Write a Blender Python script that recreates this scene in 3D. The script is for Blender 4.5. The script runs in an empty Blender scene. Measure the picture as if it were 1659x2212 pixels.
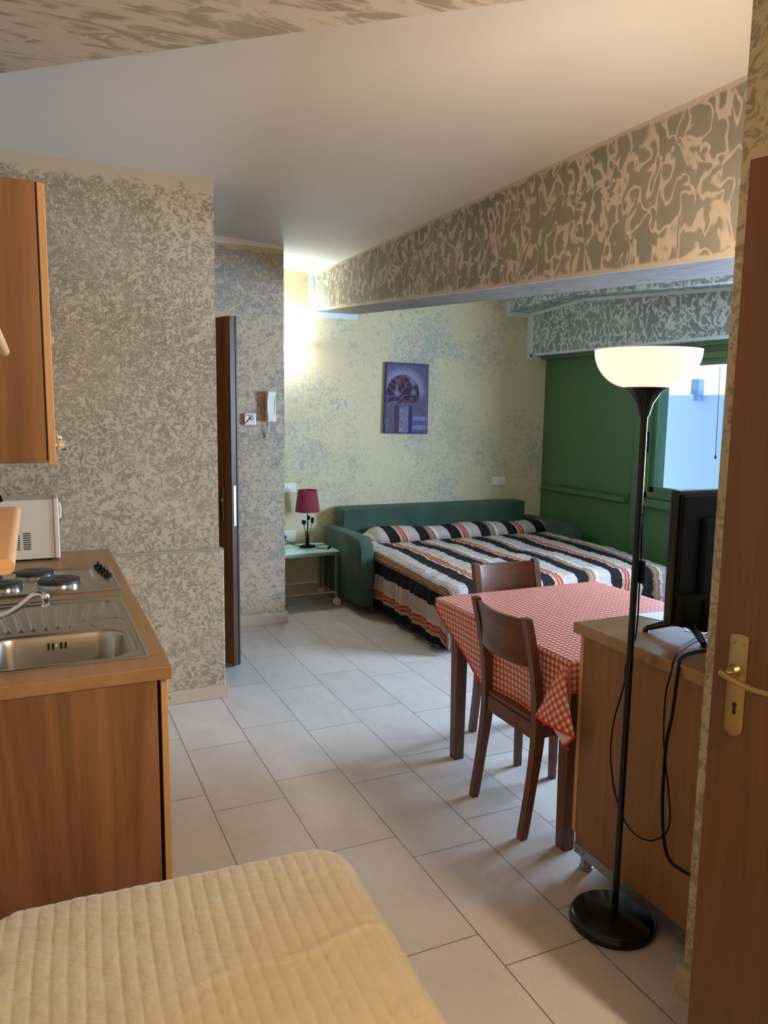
import bpy, bmesh, math, random
from mathutils import Vector, Matrix, noise as mnoise
random.seed(7)
PI = math.pi
sc = bpy.context.scene
COL = sc.collection

# ------------------------------------------------------------------ camera
cam_d = bpy.data.cameras.new('camera'); cam = bpy.data.objects.new('camera', cam_d); COL.objects.link(cam)
R_ = Vector((0.910056632, -0.414276394, 0.013114694))
U_ = Vector((0.043631324, 0.127215847, 0.990914949))
F_ = Vector((0.412181069, 0.901216510, -0.133849054))
mw = Matrix(((R_.x, U_.x, -F_.x, 0), (R_.y, U_.y, -F_.y, 0), (R_.z, U_.z, -F_.z, 1.63), (0, 0, 0, 1)))
cam.matrix_world = mw
cam_d.sensor_fit = 'HORIZONTAL'; cam_d.sensor_width = 36.0; cam_d.lens = 1655.0 / 1659.0 * 36.0
cam_d.clip_start = 0.02
sc.camera = cam
# ------------------------------------------------------------------ exposure
sc.view_settings.view_transform = 'Standard'
sc.view_settings.look = 'None'
sc.view_settings.gamma = 1.0
sc.view_settings.use_curve_mapping = False
sc.view_settings.exposure = 0.85
sc.cycles.use_denoising = True
sc.cycles.max_bounces = 8
sc.cycles.diffuse_bounces = 5
sc.cycles.sample_clamp_indirect = 6.0
# ------------------------------------------------------------------ world: pale overcast daylight
W = bpy.data.worlds.new('World'); sc.world = W; W.use_nodes = True
W.node_tree.nodes['Background'].inputs[0].default_value = (0.50, 0.74, 1.0, 1)
W.node_tree.nodes['Background'].inputs[1].default_value = 1.6

def light(name, kind, loc, power, color, rot=(0, 0, 0), **kw):
    d = bpy.data.lights.new(name, kind); d.energy = power; d.color = color
    for k, v in kw.items(): setattr(d, k, v)
    o = bpy.data.objects.new(name, d); o.location = loc; o.rotation_euler = rot; COL.objects.link(o); return o
# daylight coming through the nearer window pane, hidden from view behind the right wall
light('window_daylight', 'AREA', (4.78, 3.02, 1.52), 230, (0.52, 0.73, 1.0), (0, PI/2, 0), shape='RECTANGLE', size=0.95, size_y=1.25)
# ceiling lamp of the bedroom end, behind the camera
light('bedroom_lamp', 'POINT', (1.62, -0.10, 2.25), 100, (1.0, 0.84, 0.68), shadow_soft_size=0.10)

# ------------------------------------------------------------------ node helpers
def lin(c):
    c = c / 255.0
    return c / 12.92 if c <= 0.04045 else ((c + 0.055) / 1.055) ** 2.4
def rgb(r, g, b): return (lin(r), lin(g), lin(b), 1)

class NT:
    def __init__(s, name, rough=0.6, metal=0.0, spec=0.5):
        s.m = bpy.data.materials.new(name); s.m.use_nodes = True
        s.t = s.m.node_tree; s.b = s.t.nodes['Principled BSDF']
        s.b.inputs['Roughness'].default_value = rough; s.b.inputs['Metallic'].default_value = metal
        s.b.inputs['Specular IOR Level'].default_value = spec
    def n(s, typ, **kw):
        o = s.t.nodes.new(typ)
        for k, v in kw.items(): setattr(o, k, v)
        return o
    def set(s, sock, v):
        if hasattr(v, 'is_linked') or isinstance(v, bpy.types.NodeSocket): s.t.links.new(v, sock)
        else: sock.default_value = v
    def math(s, op, a, b=0.0, c=None, clamp=False):
        o = s.n('ShaderNodeMath', operation=op, use_clamp=clamp)
        s.set(o.inputs[0], a); s.set(o.inputs[1], b)
        if c is not None: s.set(o.inputs[2], c)
        return o.outputs[0]
    def mix(s, f, a, b, mode='MIX'):
        o = s.n('ShaderNodeMix', data_type='RGBA', blend_type=mode)
        s.set(o.inputs[0], f); s.set(o.inputs[6], a); s.set(o.inputs[7], b)
        return o.outputs[2]
    def coord(s, which='Object'): return s.n('ShaderNodeTexCoord').outputs[which]
    def map(s, v, scale=(1, 1, 1), loc=(0, 0, 0), rot=(0, 0, 0)):
        o = s.n('ShaderNodeMapping'); s.set(o.inputs[0], v)
        o.inputs['Location'].default_value = loc; o.inputs['Rotation'].default_value = rot; o.inputs['Scale'].default_value = scale
        return o.outputs[0]
    def noise(s, v, scale=5, detail=2, rough=0.5, dist=0.0, out=0):
        o = s.n('ShaderNodeTexNoise'); s.set(o.inputs['Vector'], v)
        o.inputs['Scale'].default_value = scale; o.inputs['Detail'].default_value = detail
        o.inputs['Roughness'].default_value = rough; o.inputs['Distortion'].default_value = dist
        return o.outputs[out]
    def sep(s, v):
        o = s.n('ShaderNodeSeparateXYZ'); s.set(o.inputs[0], v); return o.outputs
    def comb(s, x, y, z):
        o = s.n('ShaderNodeCombineXYZ')
        for i, q in enumerate((x, y, z)): s.set(o.inputs[i], q)
        return o.outputs[0]
    def ramp(s, f, stops, interp='LINEAR'):
        o = s.n('ShaderNodeValToRGB'); s.set(o.inputs[0], f); cr = o.color_ramp; cr.interpolation = interp
        while len(cr.elements) < len(stops): cr.elements.new(0.5)
        for e, (p, c) in zip(cr.elements, stops): e.position = p; e.color = c
        return o.outputs[0]
    def smooth(s, v, a, b):
        o = s.n('ShaderNodeMapRange', interpolation_type='SMOOTHSTEP'); s.set(o.inputs[0], v)
        o.inputs[1].default_value = a; o.inputs[2].default_value = b
        return o.outputs[0]
    def bump(s, h, strength=0.3, dist=0.01):
        o = s.n('ShaderNodeBump'); s.set(o.inputs['Height'], h)
        o.inputs['Strength'].default_value = strength; o.inputs['Distance'].default_value = dist
        s.t.links.new(o.outputs[0], s.b.inputs['Normal'])
    def color(s, c): s.set(s.b.inputs['Base Color'], c); return s
    def rough(s, v): s.set(s.b.inputs['Roughness'], v); return s

def plain(name, c, rough=0.5, metal=0.0, spec=0.5, var=0.06, scale=30):
    s = NT(name, rough, metal, spec)
    n = s.noise(s.coord(), scale, 3)
    f = s.math('MULTIPLY_ADD', n, var * 2, 1 - var)
    hsv = s.n('ShaderNodeHueSaturation'); hsv.inputs['Color'].default_value = c; s.set(hsv.inputs['Value'], f)
    s.color(hsv.outputs[0]); return s.m

def sponged(name, base, s1, s2, scale=20.0, cover=0.0, lo=0.5, stretch=(1, 1, 1), rot=(0, 0, 0), edge=0.05, vor=0.8, top=None, bot=None, bands=(0.08, 0.20), white=None, sharp=16, patch=1.1, dist=1.4, swirl=2.2):
    """two-tone ragged stroke paint; strokes thin out near the edges given by top / bot (z = a + b*y)"""
    s = NT(name, 0.75, 0, 0.25)
    p = s.coord()
    q = s.map(p, stretch, (0, 0, 0), rot)
    w = s.noise(q, scale * 0.33, 2, 0.5, 0, 1)
    vm = s.n('ShaderNodeVectorMath', operation='MULTIPLY_ADD'); s.set(vm.inputs[0], w); vm.inputs[1].default_value = (swirl / scale,) * 3; s.set(vm.inputs[2], q)
    qq = vm.outputs[0]
    n1 = s.noise(qq, scale, 3, 0.62, dist)
    low = s.noise(p, patch, 2, 0.5)
    thr = s.math('MULTIPLY_ADD', low, -lo, 0.5 + lo * 0.5 - cover)
    mask = s.math('MULTIPLY', s.math('SUBTRACT', n1, thr), sharp, clamp=True)
    rn = s.math('ABSOLUTE', s.math('SUBTRACT', s.noise(qq, scale * vor, 1.5, 0.5, dist * 1.2), 0.5))
    mask = s.math('MULTIPLY', mask, s.smooth(rn, edge * 0.25, edge * 0.75))
    X, Y, Z = s.sep(p)
    rag = s.math('MULTIPLY', s.math('SUBTRACT', s.noise(qq, scale * 0.6, 1), 0.5), bands[1] * 0.9)
    for e, sg in ((top, 1), (bot, -1)):
        if e is None: continue
        lim = s.math('MULTIPLY_ADD', Y, e[1], e[0])
        if len(e) > 2: lim = s.math('ADD', lim, s.math('MULTIPLY', X, e[2]))
        d = s.math('MULTIPLY', s.math('SUBTRACT', lim, Z), sg)
        d = s.math('ADD', d, rag)
        mask = s.math('MULTIPLY', mask, s.smooth(d, bands[0], bands[0] + (bands[1] - bands[0]) * 0.35))
    low2 = s.smooth(s.noise(p, 2.3, 3, 0.6), 0.38, 0.62)
    c = s.mix(mask, base, s.mix(low2, s1, s2))
    s.color(c); s.bump(s.math('ADD', mask, s.noise(p, 120, 2)), 0.06, 0.004)
    return s.m

def wood(name, c1, c2, axis='z', scale=1.0, rough=0.42, fine=0.5, spec=0.4, bands=True):
    s = NT(name, rough, 0, spec)
    st = {'x': (0.07, 1, 1), 'y': (1, 0.07, 1), 'z': (1, 1, 0.07)}[axis]
    p = s.map(s.coord(), st)
    a = s.noise(p, 14 * scale, 4, 0.55, 1.2)
    b = s.noise(p, 70 * scale, 3, 0.6, 0.3)
    f = s.math('ADD', s.math('MULTIPLY', s.smooth(a, 0.33, 0.68), 1 - fine * 0.5), s.math('MULTIPLY', b, fine * 0.5))
    s.color(s.mix(f, c1, c2)); s.bump(b, 0.05, 0.002)
    return s.m

def metal(name, c, rough=0.3, aniso=None):
    s = NT(name, rough, 1.0)
    s.color(c)
    p = s.map(s.coord(), aniso or (1, 1, 1))
    s.rough(s.math('MULTIPLY_ADD', s.noise(p, 8, 2), 0.08, rough - 0.04))
    return s.m

# ------------------------------------------------------------------ mesh helpers
class MB:
    def __init__(s): s.bm = bmesh.new(); s.uv = None
    def box(s, x0, x1, y0, y1, z0, z1, bev=0.0, seg=2, mat=None):
        r = bmesh.ops.create_cube(s.bm, size=1.0); vs = r['verts']
        for v in vs:
            v.co = Vector(((x0 + x1) / 2 + v.co.x * (x1 - x0), (y0 + y1) / 2 + v.co.y * (y1 - y0), (z0 + z1) / 2 + v.co.z * (z1 - z0)))
        if bev > 0:
            es = list({e for v in vs for e in v.link_edges})
            r = bmesh.ops.bevel(s.bm, geom=es, offset=min(bev, 0.49 * min(abs(x1 - x0), abs(y1 - y0), abs(z1 - z0))), segments=seg, affect='EDGES', profile=0.5)
            vs = list({v for f in r['faces'] for v in f.verts} | {v for v in vs if v.is_valid})
        if mat is not None:
            for v in vs: v.co = mat @ v.co
        return s
    def prism(s, pts, axis, a, b, bev=0.0, mat=None):
        """polygon pts in the plane normal to axis ('x': (y,z), 'y': (x,z), 'z': (x,y)) extruded from a to b"""
        def P(u, v, w): return {'x': (w, u, v), 'y': (u, w, v), 'z': (u, v, w)}[axis]
        A = [s.bm.verts.new(P(u, v, a)) for u, v in pts]; B = [s.bm.verts.new(P(u, v, b)) for u, v in pts]
        n = len(pts); fs = [s.bm.faces.new(A[::-1]), s.bm.faces.new(B)]
        for i in range(n): fs.append(s.bm.faces.new((A[i], A[(i + 1) % n], B[(i + 1) % n], B[i])))
        vs = A + B
        if bev > 0:
            es = list({e for f in fs for e in f.edges})
            r = bmesh.ops.bevel(s.bm, geom=es, offset=bev, segments=2, affect='EDGES', profile=0.5)
            vs = list({v for f in r['faces'] for v in f.verts} | {v for v in vs if v.is_valid})
        if mat is not None:
            for v in vs: v.co = mat @ v.co
        return s
    def tube(s, pts, r, n=8, cap=True, squash=None):
        pts = [Vector(p) for p in pts]; rings = []
        rr = r if isinstance(r, (list, tuple)) else [r] * len(pts)
        up = None
        for i, p in enumerate(pts):
            t = (pts[min(i + 1, len(pts) - 1)] - pts[max(i - 1, 0)])
            if t.length < 1e-9: t = Vector((0, 0, 1))
            t.normalize()
            if up is None:
                up = Vector((0, 0, 1)) if abs(t.z) < 0.9 else Vector((1, 0, 0))
            a = t.cross(up)
            if a.length < 1e-4: a = t.cross(Vector((0, 1, 0)))
            a.normalize(); b = a.cross(t).normalized(); up = b
            rings.append([s.bm.verts.new(p + (a * math.cos(2 * PI * k / n) + b * math.sin(2 * PI * k / n) * (squash or 1)) * rr[i]) for k in range(n)])
        for i in range(len(rings) - 1):
            for k in range(n): s.bm.faces.new((rings[i][k], rings[i][(k + 1) % n], rings[i + 1][(k + 1) % n], rings[i + 1][k]))
        if cap: s.bm.faces.new(rings[0][::-1]); s.bm.faces.new(rings[-1])
        return s
    def lathe(s, prof, c=(0, 0, 0), n=32, axis='z', cap=True, mat=None):
        """prof: list of (radius, height)"""
        rings = []
        for r, h in prof:
            ring = []
            for k in range(n):
                a = 2 * PI * k / n; x, y = r * math.cos(a), r * math.sin(a)
                co = {'z': (x, y, h), 'x': (h, x, y), 'y': (x, h, y)}[axis]
                co = Vector(co) + Vector(c)
                if mat is not None: co = mat @ co
                ring.append(s.bm.verts.new(co))
            rings.append(ring)
        for i in range(len(rings) - 1):
            for k in range(n): s.bm.faces.new((rings[i][k], rings[i][(k + 1) % n], rings[i + 1][(k + 1) % n], rings[i + 1][k]))
        if cap:
            s.bm.faces.new(rings[0][::-1]); s.bm.faces.new(rings[-1])
        return s
    def grid(s, f, us, vs, uvf=None, flip=False):
        g = [[s.bm.verts.new(f(u, v)) for v in vs] for u in us]
        if uvf:
            s.uv = s.uv or s.bm.loops.layers.uv.new('UVMap')
        for i in range(len(us) - 1):
            for j in range(len(vs) - 1):
                idx = ((i, j), (i + 1, j), (i + 1, j + 1), (i, j + 1))
                if flip: idx = idx[::-1]
                fc = s.bm.faces.new([g[a][b] for a, b in idx])
                if uvf:
                    for lp, (a, b) in zip(fc.loops, idx): lp[s.uv].uv = uvf(us[a], vs[b])
        return s
    def face(s, pts): s.bm.faces.new([s.bm.verts.new(p) for p in pts]); return s

def wloc(o):
    v = Vector((0, 0, 0))
    while o is not None: v += o.location; o = o.parent
    return v
def obj(name, mb, m, parent=None, smooth=False, angle=40, recalc=True, solid=None):
    bm = mb.bm
    if recalc: bmesh.ops.recalc_face_normals(bm, faces=bm.faces[:])
    me = bpy.data.meshes.new(name); bm.to_mesh(me); bm.free()
    if parent is not None: me.transform(Matrix.Translation(-wloc(parent)))
    me.materials.append(m)
    if smooth:
        for p in me.polygons: p.use_smooth = True
        try: me.set_sharp_from_angle(angle=math.radians(angle))
        except Exception: pass
    o = bpy.data.objects.new(name, me); COL.objects.link(o)
    if parent is not None: o.parent = parent
    if solid:
        md = o.modifiers.new('thickness', 'SOLIDIFY'); md.thickness = solid; md.offset = -1
    return o
def thing(name, label, cat, loc=(0, 0, 0), group=None):
    o = bpy.data.objects.new(name, None); o.location = loc; o.empty_display_size = 0.05; COL.objects.link(o)
    o['label'] = label; o['category'] = cat
    if group: o['group'] = group
    return o
def tag(o, label, cat, group=None):
    o['label'] = label; o['category'] = cat
    if group: o['group'] = group
    return o
def struct(name, mb, m, parent=None, **kw):
    o = obj(name, mb, m, parent, **kw)
    if parent is None: o['kind'] = 'structure'
    return o
def dup(root, loc, rotz, label):
    r = root.copy(); COL.objects.link(r); r.location = loc; r.rotation_euler = (0, 0, rotz); r['label'] = label
    for ch in list(root.children):
        c = ch.copy(); COL.objects.link(c); c.parent = r
        for g in list(ch.children):
            d = g.copy(); COL.objects.link(d); d.parent = c
    return r
def fr(a, b, n): return [a + (b - a) * i / (n - 1) for i in range(n)]
def spline(pts, n=8):
    pts = [Vector(p) for p in pts]; out = []
    P = [pts[0]] + pts + [pts[-1]]
    for i in range(1, len(P) - 2):
        for k in range(n):
            t = k / n; a, b, c, d = P[i - 1], P[i], P[i + 1], P[i + 2]
            out.append(0.5 * ((2 * b) + (c - a) * t + (2 * a - 5 * b + 4 * c - d) * t * t + (3 * b - a - 3 * c + d) * t ** 3))
    out.append(pts[-1]); return out

# ------------------------------------------------------------------ materials
CEIL0 = 2.80
M = {}
M['kitchen_wall'] = sponged('kitchen_wall_paint', rgb(176, 162, 140), rgb(130, 121, 98), rgb(142, 132, 110), 29, 0.055, 0.45, edge=0.06, top=(2.80, 0), bands=(0.05, 0.16), sharp=12)
M['niche_wall'] = sponged('niche_wall_paint', rgb(178, 160, 132), rgb(128, 127, 119), rgb(138, 126, 112), 25, 0.11, 0.5, edge=0.05, top=(2.78, 0), bands=(0.05, 0.10), sharp=8)
M['far_wall'] = sponged('far_wall_paint', rgb(200, 184, 148), rgb(150, 152, 147), rgb(172, 163, 138), 27, 0.03, 0.9, edge=0.05, sharp=6, patch=1.3)
M['right_wall'] = sponged('right_wall_paint', rgb(186, 170, 142), rgb(144, 134, 106), rgb(152, 142, 118), 19, 0.05, 0.3, edge=0.05)
M['low_ceiling'] = sponged('low_ceiling_paint', rgb(170, 154, 130), rgb(128, 113, 89), rgb(138, 124, 100), 7, 0.05, 0.3, stretch=(0.6, 1.9, 1), rot=(0, 0, 0.6), edge=0.04, sharp=9)
M['beam'] = sponged('beam_paint', rgb(190, 173, 154), rgb(128, 123, 106), rgb(140, 132, 115), 10.5, 0.25, 0.2, stretch=(1, 1.15, 0.78), edge=0.085, vor=1.15, top=(2.745, 0), bot=(2.033, 0.064), bands=(0.015, 0.055), sharp=16, dist=0.5, swirl=1.4)
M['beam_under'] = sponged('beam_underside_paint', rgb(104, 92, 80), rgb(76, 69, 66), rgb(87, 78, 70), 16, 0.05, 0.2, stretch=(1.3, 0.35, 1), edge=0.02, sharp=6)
M['cove'] = sponged('window_beam_paint', rgb(198, 204, 200), rgb(130, 138, 134), rgb(140, 146, 140), 13, 0.25, 0.2, stretch=(1, 1.1, 0.9), edge=0.10, vor=1.15, sharp=16, dist=0.5, swirl=1.4)
M['white_paint'] = plain('white_paint', rgb(203, 195, 183), 0.8, var=0.03, scale=3)
M['band_paint'] = plain('band_paint', rgb(196, 204, 206), 0.8, var=0.03, scale=3)
M['skirting'] = plain('skirting_tile', rgb(182, 164, 144), 0.5, var=0.12, scale=12)
M['beech_side'] = wood('beech_side_panel', rgb(104, 68, 42), rgb(144, 100, 66), 'z', 0.8, 0.38)
M['beech_top'] = wood('beech_worktop', rgb(146, 106, 66), rgb(160, 120, 80), 'y', 1.2, 0.36)
M['beech_light'] = wood('light_beech_edge', rgb(186, 138, 86), rgb(196, 150, 98), 'z', 1.0, 0.4)
M['side_back'] = wood('sideboard_panel', rgb(124, 86, 50), rgb(144, 102, 62), 'z', 1.0, 0.45)
M['side_top'] = wood('sideboard_top', rgb(134, 98, 64), rgb(150, 112, 76), 'x', 1.0, 0.2, spec=0.9)
M['shelf'] = wood('shelf_wood', rgb(196, 150, 104), rgb(206, 166, 122), 'y', 1.0, 0.45)
M['chair'] = wood('cherry_chair_wood', rgb(84, 48, 27), rgb(112, 68, 40), 'z', 1.2, 0.33)
M['chairh'] = wood('cherry_chair_wood_cross', rgb(84, 48, 27), rgb(110, 66, 40), 'y', 1.2, 0.33)
M['door'] = wood('brown_door_wood', rgb(90, 58, 30), rgb(106, 70, 38), 'z', 1.6, 0.42)
M['door_far'] = wood('honey_door_wood', rgb(120, 66, 26), rgb(176, 108, 44), 'z', 0.8, 0.4)
M['door_edge'] = wood('dark_door_edge', rgb(58, 34, 22), rgb(80, 48, 30), 'z', 1.6, 0.45)
M['brass'] = metal('aged_brass', rgb(168, 144, 98), 0.36)
M['chrome'] = metal('chrome', rgb(225, 225, 225), 0.14)
M['steel'] = metal('brushed_steel', rgb(186, 178, 164), 0.3, (1, 12, 1))
M['alu'] = metal('grey_aluminium', rgb(160, 162, 160), 0.4)
M['dark'] = plain('black_gap', rgb(22, 16, 12), 0.8)
M['black'] = plain('black_lacquer', rgb(11, 10, 10), 0.22, spec=0.4)
M['blackmat'] = plain('black_plastic', rgb(10, 9, 9), 0.55, spec=0.15)
M['iron'] = plain('cast_iron', rgb(40, 36, 34), 0.45)
M['white_plastic'] = plain('white_plastic', rgb(214, 208, 196), 0.45, var=0.03)
M['micro'] = plain('microwave_enamel', rgb(210, 198, 182), 0.42, var=0.02)
M['green'] = plain('green_lacquer', rgb(70, 106, 66), 0.45, var=0.06, scale=4)
M['sofa'] = None
def fabric(name, c, c2=None, sc_=260, st=0.25):
    s = NT(name, 0.9, 0, 0.2); p = s.coord()
    n = s.noise(p, sc_, 2); s.color(s.mix(s.smooth(s.noise(p, 5, 3), 0.3, 0.7), c, c2 or c)); s.bump(n, st, 0.003)
    s.b.inputs['Sheen Weight'].default_value = 0.04
    return s.m
M['sofa'] = fabric('green_sofa_fabric', rgb(52, 70, 56), rgb(62, 82, 66))
M['shade'] = fabric('burgundy_shade', rgb(120, 46, 58), rgb(130, 52, 64), 400)
M['canvas_side'] = fabric('canvas_side', rgb(58, 52, 84), rgb(66, 60, 96), 300)
M['paper'] = plain('paper', rgb(225, 228, 232), 0.6, var=0.05, scale=20)
M['quiltdark'] = plain('mattress_grey', rgb(60, 60, 62), 0.9)

# floor tiles
s = NT('floor_tile', 0.42, 0, 0.45)
X, Y, Z = s.sep(s.coord())
tw, tl = 0.3019, 0.6032
v = s.comb(s.math('ADD', Y, -(4.1377 + 0.15) + 20 * tl), s.math('ADD', X, -1.2022 + 20 * tw), 0.0)
br = s.n('ShaderNodeTexBrick', offset=0.25, offset_frequency=2, squash=1.0)
s.set(br.inputs['Vector'], v); br.inputs['Scale'].default_value = 1.0
br.inputs['Brick Width'].default_value = tl; br.inputs['Row Height'].default_value = tw
br.inputs['Mortar Size'].default_value = 0.0020; br.inputs['Mortar Smooth'].default_value = 0.1
br.inputs['Color1'].default_value = rgb(195, 185, 176); br.inputs['Color2'].default_value = rgb(186, 176, 168)
br.inputs['Mortar'].default_value = rgb(84, 78, 68)
p = s.coord()
cloud = s.smooth(s.noise(s.map(p, (1, 0.5, 1)), 4.5, 5, 0.6, 0.8), 0.3, 0.75)
vein = s.math('SUBTRACT', 1.0, s.smooth(s.math('ABSOLUTE', s.math('SUBTRACT', s.noise(s.map(p, (1, 0.7, 1)), 5, 5, 0.65, 1.5), 0.5)), 0.0, 0.012))
c = s.mix(s.math('MULTIPLY', cloud, 0.30), br.outputs['Color'], rgb(150, 142, 130))
c = s.mix(s.math('MULTIPLY', vein, 0.16), c, rgb(126, 116, 100))
s.color(c)
s.rough(s.math('MULTIPLY_ADD', cloud, 0.12, 0.36))
s.bump(s.math('ADD', s.math('MULTIPLY', br.outputs['Fac'], -1.0), s.math('MULTIPLY', s.noise(p, 9, 6, 0.65, 1), 0.5)), 0.25, 0.004)
M['floor'] = s.m

# gingham oil cloth (UV in metres)
s = NT('red_gingham', 0.34, 0, 0.5)
X, Y, Z = s.sep(s.coord('UV'))
def band(a): return s.math('GREATER_THAN', s.math('FRACT', s.math('MULTIPLY_ADD', a, 1 / 0.0245, 200.0)), 0.5)
f = s.math('MULTIPLY', s.math('ADD', band(X), band(Y)), 0.5)
s.color(s.ramp(f, [(0.0, rgb(214, 198, 184)), (0.25, rgb(196, 112, 92)), (0.75, rgb(188, 48, 26))], 'CONSTANT'))
M['gingham'] = s.m
M['redhem'] = plain('red_hem', rgb(206, 40, 30), 0.6)
M['clothback'] = plain('cloth_reverse', rgb(214, 204, 206), 0.7)

# striped seersucker quilt (UV.x = metres across the stripes)
def stripes(name, off=0.0, period=0.60):
    s = NT(name, 0.92, 0, 0.15)
    X, Y, Z = s.sep(s.coord('UV'))
    wob = s.math('MULTIPLY', s.math('SUBTRACT', s.noise(s.coord('UV'), 14, 2), 0.5), 0.010)
    f = s.math('FRACT', s.math('MULTIPLY_ADD', s.math('ADD', X, wob), 1 / period, 10 + off))
    K, B = rgb(27, 24, 25), rgb(168, 153, 142)
    ye, re, pu, ol, wh = rgb(198, 180, 134), rgb(158, 66, 66), rgb(88, 54, 72), rgb(128, 110, 76), rgb(216, 208, 204)
    st = [(0.0, K), (0.165, pu), (0.174, ye), (0.186, K), (0.194, ye), (0.206, re), (0.245, ye), (0.252, re), (0.285, pu), (0.292, ye), (0.305, pu), (0.312, ye), (0.322, B),
          (0.50, K), (0.66, pu), (0.668, ol), (0.70, pu), (0.708, ye), (0.716, re), (0.728, ol), (0.758, pu), (0.768, wh), (0.785, pu), (0.790, wh), (0.81, B)]
    c = s.ramp(f, st, 'CONSTANT')
    s.color(c)
    pk = s.noise(s.map(s.coord('UV'), (0.22, 1, 1)), 60, 3, 0.6, 0.5)
    s.bump(pk, 0.9, 0.012)
    return s.m
M['stripes'] = stripes('striped_quilt', 0.0)
M['stripes2'] = stripes('striped_quilt_roll', 0.0)

# cream bed quilt
s = NT('cream_quilt', 0.62, 0, 0.3); s.b.inputs['Sheen Weight'].default_value = 0.3
pk = s.noise(s.map(s.coord('UV'), (0.8, 1, 1), rot=(0, 0, 0.35)), 34, 4, 0.55, 0.8)
s.color(s.mix(s.noise(s.coord('UV'), 3), rgb(177, 158, 122), rgb(187, 170, 134))); s.bump(pk, 0.38, 0.010)
M['cream'] = s.m

def glassy(name, tint, refl=0.06):
    m = bpy.data.materials.new(name); m.use_nodes = True; t = m.node_tree
    for n in list(t.nodes): t.nodes.remove(n)
    o = t.nodes.new('ShaderNodeOutputMaterial'); a = t.nodes.new('ShaderNodeBsdfTransparent'); a.inputs[0].default_value = tint
    g = t.nodes.new('ShaderNodeBsdfGlossy'); g.inputs['Roughness'].default_value = 0.05
    mx = t.nodes.new('ShaderNodeMixShader'); mx.inputs[0].default_value = refl
    t.links.new(a.outputs[0], mx.inputs[1]); t.links.new(g.outputs[0], mx.inputs[2]); t.links.new(mx.outputs[0], o.inputs[0]); return m
M['glass'] = glassy('window_glass', (0.97, 0.98, 1, 1))
M['film'] = glassy('frosted_film', (0.84, 0.88, 1, 1), 0.03)
# pale green glass top of the side table
s = NT('mint_glass', 0.08, 0, 0.6); s.color(rgb(182, 220, 202)); s.rough(s.math('MULTIPLY_ADD', s.noise(s.coord(), 8), 0.05, 0.07)); M['mint'] = s.m
# glowing lamp shades
def glow(name, c, e, strength):
    s = NT(name, 0.35, 0, 0.4); s.color(c); s.b.inputs['Emission Color'].default_value = e
    lw = s.n('ShaderNodeTexNoise'); lw.inputs['Scale'].default_value = 2.0
    s.b.inputs['Emission Strength'].default_value = strength; return s.m
M['bowl'] = glow('warm_lamp_bowl', rgb(250, 240, 225), (1.0, 0.90, 0.74, 1), 0.46)
M['bowl_cool'] = glow('cool_lamp_bowl', rgb(245, 248, 255), (0.84, 0.95, 1.0, 1), 46.0)

# ------------------------------------------------------------------ STRUCTURE
mb = MB(); mb.box(-0.5, 4.75, -1.7, 6.6, -0.08, 0.0); struct('floor', mb, M['floor'])
# ceiling: level over the kitchen, falling slightly towards the window
mb = MB(); pr = [(-0.5, 2.805), (1.2, 2.80), (2.2, 2.742), (4.8, 2.62), (4.8, 2.95), (-0.5, 2.95)]
mb.prism(pr, 'y', 1.0, 6.6); struct('ceiling', mb, M['white_paint'])
# low patterned ceiling of the bedroom end, its far edge runs obliquely
mb = MB(); mb.prism([(-0.5, -1.7), (4.75, -1.7), (4.75, 1.0), (1.75, 0.97), (-0.5, 2.95)], 'z', 2.55, 2.96); struct('ceiling_bedroom', mb, M['low_ceiling'])
# walls
mb = MB(); mb.box(-0.42, -0.28, -1.7, 6.6, 0, 2.95); struct('wall_left', mb, M['kitchen_wall'])
mb = MB(); mb.box(-0.28, 0.908, 4.172, 4.30, 0.845, 2.95); mb.box(-0.28, 0.93, 4.152, 4.31, 0, 0.85, 0.008)
struct('wall_kitchen', mb, M['kitchen_wall'])
mb = MB(); mb.box(0.76, 1.692, 5.49, 6.35, 0, 2.95); mb.box(-0.28, 0.76, 5.49, 5.60, 2.17, 2.95); mb.box(-0.28, -0.08, 5.49, 5.60, 0, 2.17)
struct('wall_niche', mb, M['niche_wall'])
mb = MB(); mb.box(-0.5, 4.8, 6.29, 6.45, 0, 2.95); struct('wall_far', mb, M['far_wall'])
mb = MB(); mb.box(1.605, 1.76, 0.56, 1.435, 0, 2.95); struct('wall_right', mb, M['right_wall'])
mb = MB(); mb.box(1.76, 4.8, 1.30, 1.435, 0, 2.95); struct('wall_sideboard', mb, M['right_wall'])
mb = MB(); mb.box(2.45, 2.60, -1.7, 1.315, 0, 2.6); mb.box(-0.5, 2.60, -1.85, -1.7, 0, 2.6); mb.box(1.76, 2.45, 1.20, 1.30, 0, 2.6); struct('wall_bedroom', mb, M['right_wall'])
# main beam below the ceiling, its underside rising slightly towards the far wall
bb = lambda y: 2.033 + 0.064 * y
mb = MB(); mb.prism([(1.40, bb(1.40)), (6.29, bb(6.29)), (6.29, 2.80), (1.40, 2.80)], 'x', 2.205, 2.21); struct('trim_1', mb, M['beam'])
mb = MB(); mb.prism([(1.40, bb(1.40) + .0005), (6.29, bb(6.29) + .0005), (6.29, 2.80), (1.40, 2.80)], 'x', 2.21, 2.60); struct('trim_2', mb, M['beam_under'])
# second, stepped beam along the window wall
z2 = [(6.29, 2.552), (5.53, 2.602), (1.40, 2.31)]
mb = MB(); mb.prism([(y, z) for y, z in z2] + [(1.40, 2.95), (6.29, 2.95)], 'x', 4.165, 4.41); struct('trim_3', mb, M['cove'])
mb = MB(); mb.prism([(6.29, 2.15), (1.40, 2.15)] + [(y, z + 0.3) for y, z in z2[::-1]], 'x', 4.41, 4.80); struct('trim_4', mb, M['cove'])
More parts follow.
